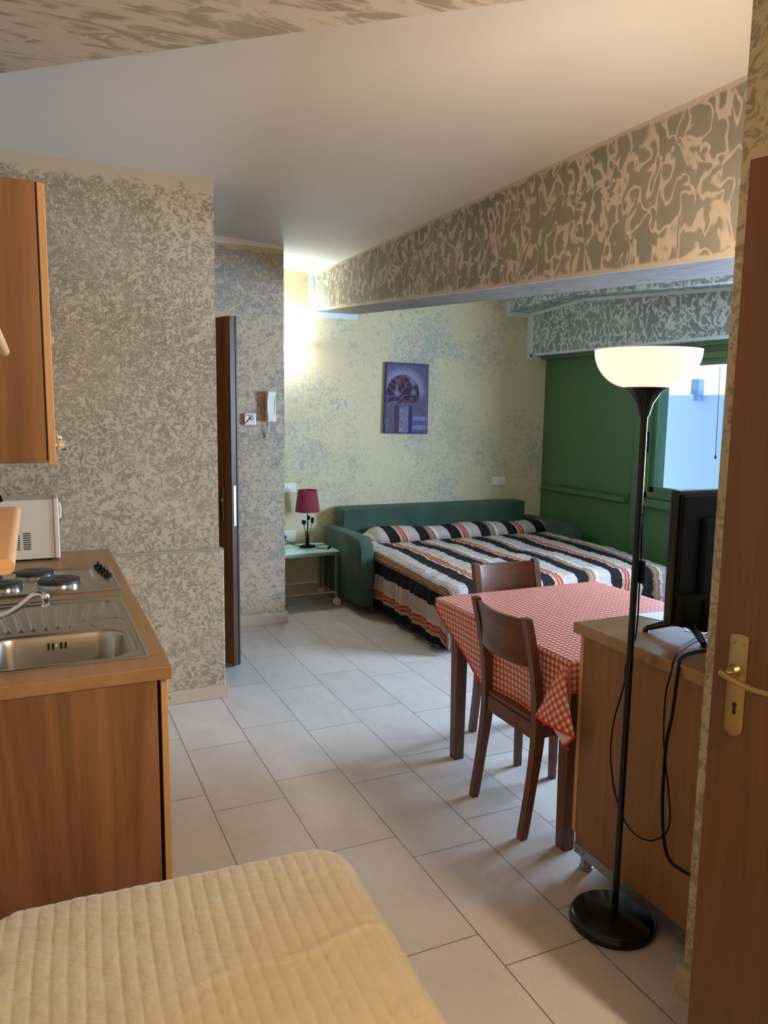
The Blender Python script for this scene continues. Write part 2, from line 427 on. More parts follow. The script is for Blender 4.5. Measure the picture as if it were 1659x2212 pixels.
# plain painted bands where the beams meet the far wall
mb = MB()
mb.prism([(2.155, 2.39), (2.60, 2.39), (2.60, 2.434), (2.204, 2.434), (2.204, 2.745), (2.155, 2.745)], 'y', 6.284, 6.289); struct('trim_5', mb, M['band_paint'])
mb = MB()
mb.prism([(4.118, 2.70), (4.118, 2.51), (4.368, 2.51), (4.368, 2.11), (4.55, 2.11), (4.55, 2.149), (4.409, 2.149), (4.409, 2.552), (4.164, 2.552), (4.164, 2.70)], 'y', 6.284, 6.289)
struct('trim_6', mb, M['band_paint'])
mb = MB()   # edge band along the top of the stepped beam
mb.prism([(6.289, 2.552), (5.53, 2.602), (1.40, 2.31), (1.40, 2.285), (5.53, 2.577), (6.289, 2.527)], 'x', 4.404, 4.41); mb.box(4.404, 4.41, 6.25, 6.289, 2.15, 2.53)
mb.box(4.404, 4.41, 1.4, 6.289, 2.15, 2.168)
struct('trim_7', mb, M['band_paint'])
mb = MB(); mb.box(0.93, 1.692, 5.484, 5.491, 2.752, 2.80); struct('trim_8', mb, M['white_paint'])
mb = MB(); mb.box(0.34, 0.929, 4.1495, 4.1755, 0.842, 0.856, 0.004); struct('trim_10', mb, plain('ledge_paint', rgb(142, 140, 120), 0.8))
# skirting
def skirt(name, x0, x1, y0, y1, z=0.075):
    mb = MB(); mb.box(x0, x1, y0, y1, 0, z, 0.002); return struct(name, mb, M['skirting'])
skirt('baseboard_kitchen', 0.345, 0.945, 4.142, 4.31, 0.07)
skirt('baseboard_niche', 0.80, 1.708, 5.472, 5.60, 0.085)
skirt('baseboard_far', 1.708, 4.55, 6.276, 6.289, 0.10)
skirt('baseboard_right', 1.588, 1.78, 0.56, 1.448, 0.085)

# window wall: green boarded front
mb = MB(); GX = 4.60
mb.box(GX, 4.80, 4.86, 6.30, 0, 2.16)            # solid green part
mb.box(GX, 4.80, 1.40, 4.86, 0, 0.93)            # below the windows
mb.box(GX, 4.80, 1.40, 4.86, 2.08, 2.16)         # head
mb.box(GX, 4.80, 3.68, 3.78, 0.93, 2.08)         # post between the windows
mb.box(GX, 4.80, 1.40, 2.26, 0.93, 2.08)
struct('wall_window', mb, M['green'])
mb = MB()
mb.box(4.555, GX, 5.06, 6.24, 0.862, 0.905, 0.004); mb.box(4.585, GX, 5.04, 6.24, 0.925, 0.94, 0.003)
mb.box(4.585, GX, 5.04, 5.055, 0.86, 0.94, 0.003)
mb.box(4.57, GX, 4.86, 4.985, 0.0, 2.13, 0.005)
mb.box(4.55, GX, 3.70, 4.86, 0.86, 0.925, 0.004)
mb.box(4.52, GX, 1.45, 6.26, 2.12, 2.15, 0.004)
struct('trim_9', mb, M['green'])
def window(name, y0, y1, film):
    w = MB()
    for a in (0, 1):
        d = 0.0 if a == 0 else 0.045; x0, x1 = (4.575, 4.66) if a == 0 else (4.60, 4.64)
        t = 0.05
        w.box(x0, x1, y0 + d, y0 + d + t, 0.93 + d, 2.08 - d, 0.003); w.box(x0, x1, y1 - d - t, y1 - d, 0.93 + d, 2.08 - d, 0.003)
        w.box(x0, x1, y0 + d, y1 - d, 0.93 + d, 0.93 + d + t, 0.003); w.box(x0, x1, y0 + d, y1 - d, 2.08 - d - t, 2.08 - d, 0.003)
    o = struct(name, w, M['green'])
    zs = 1.80 if film else 1.03
    if film:
        g = MB(); g.box(4.618, 4.622, y0 + 0.09, y1 - 0.09, 1.02, zs); obj('frosted_pane', g, M['film'], o)
    g = MB(); g.box(4.618, 4.622, y0 + 0.09, y1 - 0.09, zs, 1.99); obj('pane', g, M['glass'], o)
    if film:
        h = MB(); h.box(4.545, 4.575, y1 - 0.045, y1 - 0.015, 1.30, 1.47, 0.005); h.box(4.53, 4.55, y1 - 0.04, y1 - 0.02, 1.36, 1.46, 0.005); obj('window_handle', h, M['blackmat'], o)
        h = MB(); h.tube([(4.592, 4.165, 1.97), (4.592, 4.15, 1.32)], 0.0022, 6); h.lathe([(0.002, 0.03), (0.006, 0.02), (0.007, 0), (0.002, -0.004)], (4.592, 4.15, 1.295), 8); obj('pull_cord', h, M['blackmat'], o)
    return o
window('window_1', 3.78, 4.86, True)
window('window_2', 2.26, 3.68, False)
# pale courtyard wall with a small vent box seen through the upper pane
mb = MB(); mb.box(5.9, 6.0, 2.0, 12.0, -0.5, 1.80); tag(obj('courtyard_wall', mb, plain('courtyard_white', (0.86, 0.88, 0.9, 1), 0.9, var=0.01)), 'pale low courtyard wall outside the green framed window', 'wall')
mb = MB(); mb.box(5.80, 5.88, 5.50, 5.60, 1.80, 1.95, 0.01); mb.box(5.82, 5.9, 5.53, 5.57, 1.74, 1.81); tag(obj('vent_box', mb, plain('vent_blue', rgb(150, 178, 205), 0.6)), 'small bluish vent box standing on the courtyard wall outside the window', 'vent')

# ------------------------------------------------------------------ doors
def plate_and_lever(parent, T, flip=1, m=None):
    m = m or M['brass']
    # local frame: x along the leaf, y out of the face, z up (from the handle axis)
    p = MB(); pts = []
    for k in range(9): a = PI * k / 8; pts.append((-0.0215 * math.cos(a), 0.075 + 0.0215 * 0.55 * math.sin(a)))
    for k in range(9): a = PI * k / 8; pts.append((0.0215 * math.cos(a), -0.13 - 0.0215 * math.sin(a)))
    p.prism(pts, 'y', 0.0005, 0.006, 0.0012, mat=T)
    o = obj('handle_plate', p, m, parent, smooth=True)
    s_ = MB()
    for zz, xx in ((0.066, -0.013), (0.066, 0.013), (-0.135, 0)): s_.lathe([(0.0045, 0.006), (0.0045, 0.0085), (0.002, 0.0092)], (xx, 0, zz), 10, 'y', mat=T)
    obj('screw', s_, m, o)
    k = MB(); k.lathe([(0.0055, 0.006), (0.0055, 0.0066)], (0, 0, -0.078), 12, 'y', mat=T); k.prism([(-0.0025, -0.08), (0.0025, -0.08), (0.0042, -0.100), (-0.0042, -0.100)], 'y', 0.006, 0.0066, mat=T)
    obj('keyhole', k, M['dark'], o)
    l = MB()
    pp = spline([(-0.006 * flip, 0.004, 0.0), (-0.006 * flip, 0.03, 0.0), (-0.010 * flip, 0.050, 0.002), (0.015 * flip, 0.056, -0.003), (0.06 * flip, 0.054, -0.012), (0.115 * flip, 0.050, -0.012)], 6)
    rr = [0.011, 0.0105, 0.010, 0.0098, 0.0095, 0.0095] + [0.0095] * (len(pp) - 6)
    l.tube([T @ Vector(q) for q in pp], rr, 12, squash=0.75)
    l.lathe([(0.016, 0.005), (0.015, 0.012), (0.011, 0.02)], (-0.006 * flip, 0, 0), 16, 'y', mat=T)
    obj('handle', l, m, o, smooth=True)
# right hand door, open against the right wall; e = free edge, d = towards the hinge
e = Vector((1.408, 1.237, 0)); d = Vector((0.22, -0.9755, 0)).normalized(); nrm = Vector((-d.y, d.x, 0)) * -1  # faces the room on the left
nrm = Vector((-0.9755, -0.22, 0))
T = Matrix(((d.x, nrm.x, 0, e.x), (d.y, nrm.y, 0, e.y), (0, 0, 1, 0), (0, 0, 0, 1)))
leaf = MB(); leaf.box(0, 0.80, -0.034, 0, 0.012, 2.163, 0.0025, mat=T)
door1 = struct('door_1', leaf, M['door'])
plate_and_lever(door1, T @ Matrix.Translation((0.060, 0, 1.055)))
# far door, half open, hinged on the niche wall
e2 = Vector((1.087, 4.616, 0)); h2 = Vector((0.775, 5.455, 0)); d2 = (h2 - e2).normalized(); n2 = Vector((-d2.y, d2.x, 0))  # faces left
T2 = Matrix(((d2.x, n2.x, 0, e2.x), (d2.y, n2.y, 0, e2.y), (0, 0, 1, 0), (0, 0, 0, 1)))
leaf = MB(); leaf.box(0.004, 0.88, -0.038, 0, 0.012, 2.163, 0.0, mat=T2)
door2 = struct('door_2', leaf, M['door_far'])
ed = MB(); ed.box(-0.002, 0.005, -0.040, 0.001, 0.012, 2.163, 0.001, mat=T2); ed.box(-0.006, 0.02, -0.048, -0.036, 0.012, 2.165, 0.003, mat=T2); obj('edge_strip', ed, M['door_edge'], door2)
lk = MB(); lk.box(-0.0045, 0.0, -0.030, -0.010, 0.90, 1.15, 0.0015, mat=T2); obj('lock_plate', lk, M['alu'], door2)
plate_and_lever(door2, T2 @ Matrix.Translation((0.10, 0, 1.055)), 1)
hb = MB(); hb.tube([T2 @ Vector(q) for q in ((0.06, -0.038, 1.06), (0.06, -0.082, 1.06), (0.12, -0.085, 1.055))], 0.008, 10); obj('back_handle', hb, M['chrome'], door2)

# ------------------------------------------------------------------ KITCHEN
kx0 = -0.27
cab = thing('kitchen_base_cabinet', 'beech kitchen base cabinet under the sink and hob worktop', 'cabinet', (0.0, 2.19, 0.0))
mb = MB(); mb.box(kx0, 0.292, 2.187, 2.205, 0.10, 0.849, 0.001); obj('side_panel', mb, M['beech_side'], cab)
mb = MB(); mb.box(kx0, 0.25, 2.205, 4.14, 0.10, 0.118); mb.box(kx0, kx0 + 0.01, 2.205, 4.14, 0.118, 0.70); mb.box(kx0, 0.285, 4.122, 4.14, 0.118, 0.849); obj('body', mb, M['beech_side'], cab)
mb = MB(); mb.box(kx0, 0.22, 2.21, 4.13, 0.0, 0.10); obj('plinth', mb, M['beech_side'], cab)
for k in range(4):
    y0 = 2.19 + k * 0.488
    mb = MB(); mb.box(0.303, 0.322, y0 + 0.002, y0 + 0.486, 0.105, 0.838, 0.0015); dr = obj('door', mb, M['beech_light'], cab)
    mb = MB(); yy = y0 + 0.10
    mb.lathe([(0.006, 0.322), (0.006, 0.335), (0.012, 0.336), (0.010, 0.345)], (0, yy, 0.76), 12, 'x'); obj('knob', mb, M['chrome'], dr)
mb = MB(); mb.box(0.292, 0.303, 2.21, 4.12, 0.11, 0.845); obj('door_gap', mb, M['dark'], cab)

# worktop with a cut-out for the sink
wt = MB(); sx0, sx1, sy0, sy1 = -0.20, 0.27, 2.30, 3.07
wt.box(kx0, 0.335, 2.18, sy0, 0.85, 0.89, 0.004); wt.box(kx0, 0.335, sy1, 4.152, 0.85, 0.89, 0.004)
wt.box(kx0, sx0, sy0 - 0.006, sy1 + 0.006, 0.85, 0.8899); wt.box(sx1, 0.335, sy0 - 0.006, sy1 + 0.006, 0.85, 0.89, 0.0)
tag(obj('worktop', wt, M['beech_top']), 'brown beech laminate worktop running to the far kitchen wall', 'worktop')

# sink: pressed steel sheet with bowl and ribbed drainer
def sstep(a, b, x):
    t = max(0, min(1, (x - a) / (b - a))); return t * t * (3 - 2 * t)
bx0, bx1, by0, by1 = -0.155, 0.238, 2.318, 2.625
def rrect(x, y, x0, x1, y0, y1, r):
    cx, cy = (x0 + x1) / 2, (y0 + y1) / 2; qx = abs(x - cx) - (x1 - x0) / 2 + r; qy = abs(y - cy) - (y1 - y0) / 2 + r
    return math.hypot(max(qx, 0), max(qy, 0)) + min(max(qx, qy), 0) - r
def sinkz(x, y):
    z = 0.893
    dr = rrect(x, y, -0.215, 0.285, 2.283, 3.09, 0.012)
    z += 0.0035 * sstep(-0.012, -0.006, dr) - 0.006 * sstep(-0.006, 0.0, dr)
    db = rrect(x, y, bx0, bx1, by0, by1, 0.075)
    z -= 0.150 * sstep(0.004, -0.030, db)
    if db > 0: z -= 0.002 * sstep(0.014, 0.004, db)
    # drainer field
    dd = rrect(x, y, -0.18, 0.235, 2.66, 3.045, 0.06)
    if dd < 0.004:
        z -= 0.004 * sstep(0.004, -0.006, dd)
        if 2.70 < y < 3.03:
            t = (3.05 - y) / 0.35
            xc = 0.02 + (x - 0.02) / (1.0 - 0.28 * t)
            ph = math.cos(2 * PI * (xc + 0.20) / 0.052)
            lim = 0.20 - 0.11 * sstep(2.86, 2.70, y)
            if xc < lim + 0.05: z += 0.0055 * max(0, (ph - 0.25) / 0.75) ** 0.5 * sstep(2.70, 2.712, y) * sstep(3.03, 3.01, y) * sstep(lim + 0.05, lim + 0.02, xc)
    g = rrect(x, y, 0.252, 0.262, 2.36, 2.60, 0.005); z -= 0.003 * sstep(0.003, -0.002, g)
    g = rrect(x, y, 0.252, 0.262, 2.80, 3.00, 0.005); z -= 0.003 * sstep(0.003, -0.002, g)
    g = abs(math.hypot((x - 0.20) / 0.055, (y - 2.72) / 0.055) - 1); z -= 0.0025 * sstep(0.07, 0.0, g)
    return z
sk = thing('kitchen_sink', 'stainless steel inset sink with one bowl and a ribbed drainer', 'sink', (0.03, 2.68, 0.89))
mb = MB(); mb.grid(lambda u, v: Vector((u, v, sinkz(u, v))), fr(-0.215, 0.285, 180), fr(2.283, 3.09, 280)); obj('basin', mb, M['steel'], sk, smooth=True, angle=75)
mb = MB()
for k in range(4): mb.box(0.012 + (k if k < 2 else k + 0.8) * 0.0135, 0.018 + (k if k < 2 else k + 0.8) * 0.0135, 2.6085, 2.6105, 0.846, 0.868, 0.0009)
obj('overflow_slot', mb, M['dark'], sk)
mb = MB(); mb.lathe([(0.004, 2.611), (0.004, 2.607), (0.002, 2.606)], (0.0365, 0, 0.857), 10, 'y'); obj('overflow_screw', mb, M['chrome'], sk)
mb = MB(); mb.lathe([(0.035, 0.7435), (0.033, 0.7465), (0.012, 0.7455)], (0.05, 2.47, 0), 20); obj('drain', mb, M['chrome'], sk)
fa = thing('kitchen_tap', 'chrome kitchen tap with a long spout over the sink', 'tap', (-0.20, 2.675, 0.893))
mb = MB(); mb.lathe([(0.026, 0.893), (0.025, 0.90), (0.019, 0.905), (0.018, 0.96), (0.014, 0.965)], (-0.20, 2.675, 0), 20); obj('tap_body', mb, M['chrome'], fa, smooth=True)
mb = MB(); mb.tube(spline([(-0.20, 2.675, 0.955), (-0.17, 2.65, 0.968), (-0.115, 2.60, 0.975), (-0.06, 2.57, 1.008), (-0.025, 2.555, 1.040), (0.0, 2.545, 1.046), (0.012, 2.543, 1.035)], 6), 0.0095, 14)
mb.lathe([(0.0105, 1.048), (0.0135, 1.040), (0.0135, 1.032), (0.012, 1.030), (0.0125, 1.008), (0.009, 1.008)], (0.012, 2.54, 0), 18); obj('spout', mb, M['chrome'], fa, smooth=True)

# hob
hob = thing('electric_hob', 'steel electric hob with dark cast plates behind the sink', 'hob', (0.02, 3.44, 0.89))
def hobz(x, y):
    d_ = rrect(x, y, -0.265, 0.300, 3.195, 3.675, 0.02)
    z = 0.893 + 0.007 * sstep(-0.022, -0.012, d_) - 0.009 * sstep(-0.010, 0.0, d_)
    d2_ = rrect(x, y, -0.24, 0.165, 3.225, 3.65, 0.03); z += 0.003 * sstep(0.004, -0.004, abs(d2_) - 0.002)
    d3 = rrect(x, y, 0.195, 0.285, 3.25, 3.655, 0.05); w_ = (x - 0.285) + (y - 3.25) * 0.25
    z += 0.010 * sstep(0.0, -0.02, d3) * sstep(-0.07, 0.0, w_)
    return z
mb = MB(); mb.grid(lambda u, v: Vector((u, v, hobz(u, v))), fr(-0.265, 0.30, 150), fr(3.195, 3.675, 120)); obj('hob_tray', mb, M['steel'], hob, smooth=True, angle=70)
for (x, y, r) in ((0.070, 3.385, 0.088), (-0.135, 3.385, 0.075), (-0.02, 3.585, 0.082), (-0.20, 3.585, 0.06)):
    mb = MB(); mb.lathe([(r, 0.893), (r, 0.901), (r - 0.006, 0.902)], (x, y, 0), 36); ring = obj('plate_ring', mb, M['chrome'], hob, smooth=True)
    mb = MB(); mb.lathe([(r - 0.005, 0.900), (r - 0.005, 0.911), (r - 0.010, 0.913), (r * 0.72, 0.9125), (r * 0.70, 0.9135), (r * 0.34, 0.9135), (r * 0.32, 0.9115), (0.004, 0.9115)], (x, y, 0), 36); obj('cooking_plate', mb, M['iron'], hob, smooth=True)
for k in range(4):
    x, y = 0.238 + 0.008 * k, 3.60 - k * 0.065
    mb = MB(); mb.lathe([(0.018, 0.900), (0.017, 0.917), (0.013, 0.921)], (x, y, 0), 14); mb.box(x - 0.004, x + 0.004, y - 0.016, y + 0.016, 0.918, 0.934, 0.002); obj('knob', mb, M['black'], hob)

# microwave
mc = thing('microwave_oven', 'cream white microwave oven at the far end of the worktop', 'microwave', (-0.08, 4.04, 0.89))
mb = MB(); mb.box(-0.25, 0.069, 3.936, 4.14, 0.900, 1.182, 0.003); obj('body', mb, M['micro'], mc)
mb = MB(); mb.box(0.070, 0.094, 3.930, 4.142, 0.898, 1.186, 0.006); dr = obj('door', mb, M['micro'], mc)
mb = MB(); mb.tube([(0.098, 3.955, 1.165), (0.102, 3.952, 1.13), (0.098, 3.955, 1.09)], 0.006, 8); obj('door_handle', mb, M['micro'], dr)
mb = MB()
for c_, (a_, b_) in enumerate(((-0.100, -0.078), (-0.064, -0.032))):
    for k in range(8 if c_ else 7): mb.box(a_, b_, 3.9345, 3.9365, 0.948 + k * 0.0105, 0.953 + k * 0.0105)
obj('vent_slot', mb, M['dark'], mc)
for x in (-0.22, 0.05):
    for y in (3.96, 4.12): mb = MB(); mb.lathe([(0.012, 0.89), (0.012, 0.901)], (x, y, 0), 10); obj('foot', mb, M['blackmat'], mc)
# wall cabinet
uc = thing('kitchen_wall_cabinet', 'beech wall cabinet hanging above the worktop', 'cabinet', (-0.12, 2.18, 1.478))
mb = MB(); mb.box(kx0, 0.029, 2.18, 2.198, 1.478, 2.18, 0.001); obj('side_panel', mb, M['beech_side'], uc)
mb = MB(); mb.box(kx0, 0.028, 2.198, 4.12, 1.478, 1.496); mb.box(kx0, 0.028, 2.198, 4.12, 2.162, 2.18); mb.box(kx0, 0.028, 4.10, 4.12, 1.496, 2.162); mb.box(kx0, kx0 + 0.008, 2.198, 4.1, 1.496, 2.162); obj('body', mb, M['beech_side'], uc)
mb = MB(); mb.box(0.029, 0.034, 2.182, 4.10, 1.482, 2.178); obj('door_gap', mb, M['dark'], uc)
for k in range(4):
    y0 = 2.18 + k * 0.485
    mb = MB(); mb.box(0.034, 0.052, y0 + 0.001, y0 + 0.483, 1.472, 2.177, 0.0015); dr = obj('door', mb, M['beech_light'], uc)
    if k in (0, 1):
        yy = 2.265 if k == 0 else 2.74
        mb = MB(); mb.lathe([(0.010, 0.052), (0.008, 0.058), (0.013, 0.064), (0.0145, 0.080), (0.012, 0.083)], (0, yy, 1.519), 16, 'x'); obj('knob', mb, M['chrome'], dr, smooth=True)
    if k == 0:
        mb = MB(); mb.lathe([(0.006, 1.528), (0.0085, 1.532), (0.0085, 1.545), (0.006, 1.548)], (0.064, 2.29, 0), 14); obj('knob_cap', mb, M['chrome'], dr, smooth=True)
mb = MB(); mb.box(0.0525, 0.066, 2.385, 2.40, 1.795, 1.822, 0.003); obj('latch', mb, M['chrome'], uc)

# two wooden wall shelves close to the camera at the left
def shelf(z, x, y0, y1, label, t):
    mb = MB(); pts = []
    for k in range(9): a = -PI / 2 + PI * k / 8; pts.append((x - t / 2 + t / 2 * math.cos(a), z + t / 2 * math.sin(a)))
    pts += [(-0.28, z + t / 2), (-0.28, z - t / 2)]
    mb.prism(pts, 'y', y0, y1); return tag(obj('wall_shelf', mb, M['shelf'], smooth=True), label, 'shelf', )
shelf(1.745, -0.040, 1.17, 1.93, 'light wooden wall shelf in front of the hanging kitchen cabinet', 0.022)
shelf(1.385, -0.034, 1.27, 1.93, 'light wooden wall shelf with rounded edge in front of the microwave', 0.024)
mb = MB(); mb.tube(spline([(-0.18, 1.86, 1.41), (-0.13, 1.87, 1.412), (-0.095, 1.88, 1.416), (-0.070, 1.885, 1.422)], 5), [0.010] * 10 + [0.008] * 6, 10); tag(obj('utensil_handle', mb, M['blackmat'], smooth=True), 'black handle of a utensil lying on the lower wooden shelf', 'utensil')

# ------------------------------------------------------------------ draped cloth helper
def drape(x0, x1, y0, y1, z, R, r, ov, nu, nv, zmin, extra=None, uvo=(0, 0), wave=(0, 0), ovfun=None, name='cloth'):
    """ov = (left, right, near, far) overhang measured from the edges"""
    mb = MB()
    L, Rt, Nr, Fr = ov
    ix0, ix1, iy0, iy1 = x0 + R, x1 - R, y0 + R, y1 - R
    k = R + r * (PI / 2 - 1) - 0
    def P(u, v):
        lu = u
        if u < x0 and ovfun: lu = x0 + (u - x0) / L * ovfun(v)
        du = lu - ix1 if lu > ix1 else (lu - ix0 if lu < ix0 else 0.0)
        dv = v - iy1 if v > iy1 else (v - iy0 if v < iy0 else 0.0)
        dd = math.hypot(du, dv)
        bx, by = min(max(lu, ix0), ix1), min(max(v, iy0), iy1)
        if dd < 1e-9: h, drop = 0, 0
        else:
            flat = R - r
            if dd <= flat: h, drop = dd, 0
            elif dd <= flat + r * PI / 2: a = (dd - flat) / r; h, drop = flat + r * math.sin(a), r * (1 - math.cos(a))
            else: h, drop = R, r + (dd - flat - r * PI / 2)
        dx, dy = (du / dd, dv / dd) if dd > 1e-9 else (0, 0)
        zz = z - drop
        if wave[0] and drop > r:
            per = (by if abs(dx) > abs(dy) else bx) + math.atan2(dy, dx) * 0.2
            h += wave[0] * min(1, (drop - r) / 0.25) * (math.sin(per * wave[1]) + 0.5 * math.sin(per * wave[1] * 2.3 + 1) + 0.6)
        p_ = Vector((bx + dx * h, by + dy * h, zz))
        if extra: p_ = extra(p_, lu, v, drop)
        p_.z = max(p_.z, zmin)
        return p_
    us = fr(x0 - L, x1 + Rt, nu); vs = fr(y0 - Nr, y1 + Fr, nv)
    def UV(u, v):
        lu = u
        if u < x0 and ovfun: lu = x0 + (u - x0) / L * ovfun(v)
        return (lu + uvo[0], v + uvo[1])
    mb.grid(P, us, vs, UV); return mb, P, us, vs

# ------------------------------------------------------------------ front bed
bed = thing('single_bed', 'low single bed base under the cream quilt in the foreground', 'bed', (0.2, 0.9, 0))
mb = MB(); mb.box(-0.14, 0.60, -0.10, 1.80, 0.12, 0.27, 0.01); obj('bed_frame', mb, M['beech_side'], bed)
mb = MB(); mb.box(-0.15, 0.62, -0.12, 1.82, 0.27, 0.425, 0.05, 4); obj('mattress', mb, M['quiltdark'], bed, smooth=True)
for x in (-0.1, 0.55):
    for y in (0.0, 1.70): mb = MB(); mb.box(x - 0.025, x + 0.025, y - 0.025, y + 0.025, 0, 0.12); obj('leg', mb, M['beech_side'], bed)
def qx(p_, u, v, drop):
    ch = abs(math.sin(PI * (u + 0.006 * math.sin(v * 5)) / 0.0345)) ** 0.28
    a = 0.0036
    n_ = mnoise.noise(Vector((u * 9, v * 14, 0))) * 0.003 + mnoise.noise(Vector((u * 30, v * 60, 3))) * 0.0016
    for (c0, c1, sl) in ((1.46, 0.0045, 0.10), (1.70, 0.003, 0.16)):
        n_ += c1 * math.exp(-((v - c0 - sl * (u - 0.45) - 0.012 * math.sin(u * 22)) / 0.008) ** 2) * sstep(0.05, 0.35, u)
    if drop < 0.03: p_.z += a * ch + n_
    else: p_.x += (a * ch + n_)
    return p_
mb, _, _, _ = drape(-0.165, 0.735, -0.15, 1.872, 0.440, 0.10, 0.055, (0.0, 0.34, 0.0, 0.34), 380, 300, 0.09, qx, wave=(0.006, 16))
quilt = tag(obj('cream_bedspread', mb, M['cream'], smooth=True, angle=180), 'cream quilted bedspread with parallel stitched channels in the foreground', 'bedspread')
rotm = Matrix.Translation((0.70, 1.862, 0)) @ Matrix.Rotation(math.radians(-2.6), 4, 'Z') @ Matrix.Translation((-0.70, -1.862, 0))
quilt.data.transform(rotm)
bed.location = rotm @ bed.location; bed.rotation_euler = (0, 0, math.radians(-2.6))

# ------------------------------------------------------------------ sofa bed with striped quilt
sofa = thing('sofa_bed', 'dark green fabric sofa bed pulled out along the far wall', 'sofa', (3.3, 5.3, 0))
mb = MB(); mb.box(2.385, 4.26, 6.06, 6.27, 0.14, 0.775, 0.022, 3)
obj('backrest', mb, M['sofa'], sofa, smooth=True)
for x in (2.72, 4.02): mb = MB(); mb.box(x - 0.0015, x + 0.0015, 6.0585, 6.061, 0.45, 0.765); obj('seam', mb, M['sofa'], sofa)
def arm(x0, x1):
    mb = MB(); mb.prism([(5.40, 0.075), (6.24, 0.075), (6.24, 0.615), (5.66, 0.62), (5.47, 0.605), (5.415, 0.575), (5.40, 0.52)], 'x', x0, x1, 0.020); return obj('armrest', mb, M['sofa'], sofa, smooth=True, angle=50)
arm(2.272, 2.395); arm(4.30, 4.43)
mb = MB(); mb.tube([(2.280, 5.396, 0.10), (2.280, 5.396, 0.53), (2.280, 5.43, 0.59), (2.280, 5.50, 0.612)], 0.004, 6); obj('piping', mb, M['sofa'], sofa)
mb = MB(); mb.box(2.395, 4.30, 5.45, 6.1, 0.16, 0.40, 0.02); obj('seat_base', mb, M['sofa'], sofa)
for x in (2.415, 4.28): mb = MB(); mb.lathe([(0.018, 0.0), (0.024, 0.16)], (x, 5.475, 0), 14); obj('foot', mb, M['chair'], sofa)
mb = MB(); mb.box(2.50, 4.30, 4.36, 6.0, 0.30, 0.46, 0.04, 3); obj('mattress', mb, M['quiltdark'], sofa, smooth=True)
mb = MB()
for x in (2.52, 4.25): mb.tube([(x, 5.9, 0.27), (x, 4.50, 0.27)], 0.014, 8)
mb.tube([(2.52, 4.50, 0.27), (4.25, 4.50, 0.27)], 0.014, 8)
obj('bed_frame', mb, M['alu'], sofa)
for x in (2.54, 4.22):
    mb = MB(); mb.tube([(x + 0.075 * math.cos(a), 4.74 + 0.0, 0.0) for a in (0,)] or [], 0.01) if False else None
    mb = MB(); mb.tube([(x, 4.66, 0.27), (x, 4.66, 0.13), (x, 4.70, 0.035), (x, 4.78, 0.02), (x, 4.86, 0.05), (x, 4.88, 0.14), (x, 4.88, 0.27)], 0.013, 8); obj('support_leg', mb, M['alu'], sofa)
def qs(p_, u, v, drop):
    # gentle lumps, a dip in the middle, puckers on the hanging side
    n_ = mnoise.noise(Vector((u * 2.2, v * 2.2, 1))) * 0.022 + mnoise.noise(Vector((u * 7, v * 9, 4))) * 0.008
    pk = mnoise.noise(Vector((u * 5, v * 34, 9))) * 0.010
    t = max(0, min(1, (5.9 - v) / 1.6))
    if drop < 0.05: p_.z += n_ + pk * 0.6 - 0.035 * t * t
    else:
        p_.x -= (pk * 1.3 + n_ * 0.6) * (1 if u < 3 else -1); p_.y -= (0 if v > 4.4 else pk)
        p_.z -= 0.035 * t * t
    return p_
mb, _, _, _ = drape(2.43, 4.40, 4.27, 6.0, 0.515, 0.10, 0.07, (0.50, 0.36, 0.33, 0.0), 240, 240, 0.05, qs, uvo=(-2.43 + 0.452, 0), wave=(0.014, 26), ovfun=lambda v: 0.425 + 0.03 * sstep(5.5, 4.6, v) + 0.012 * math.sin(v * 13))
tag(obj('striped_quilt', mb, M['stripes'], smooth=True, angle=180, solid=0.006), 'quilt striped in black, beige and red spread over the pulled out sofa bed', 'quilt')
# bolster: the quilt folded over the pillows at the head end
mb = MB()
def roll(u, a):
    end = sstep(2.47, 2.62, u) * sstep(4.45, 4.28, u)
    lump = 1 + 0.12 * math.sin((u - 2.5) * 7.3) + 0.06 * mnoise.noise(Vector((u * 3, a, 0)))
    ry, rz = (0.13 * (0.35 + 0.65 * end)) * lump, (0.082 * (0.25 + 0.75 * end)) * lump
    pk = mnoise.noise(Vector((u * 30, a * 4, 2))) * 0.003
    return Vector((u + 0.02 * math.sin(a), 5.93 - 0.02 * end + (ry + pk) * math.cos(a), 0.535 + 0.03 * (1 - end) * 0 + (rz + pk) * math.sin(a)))
us = fr(2.47, 4.47, 160); as_ = fr(0, 2 * PI, 40)
mb.grid(roll, us, as_, lambda u, a: (u - 2.47 - 0.22 + 0.05 * math.sin(a), a * 0.12))
tag(obj('bolster', mb, M['stripes2'], smooth=True, angle=180), 'long striped bolster of pillows along the green backrest', 'pillow')

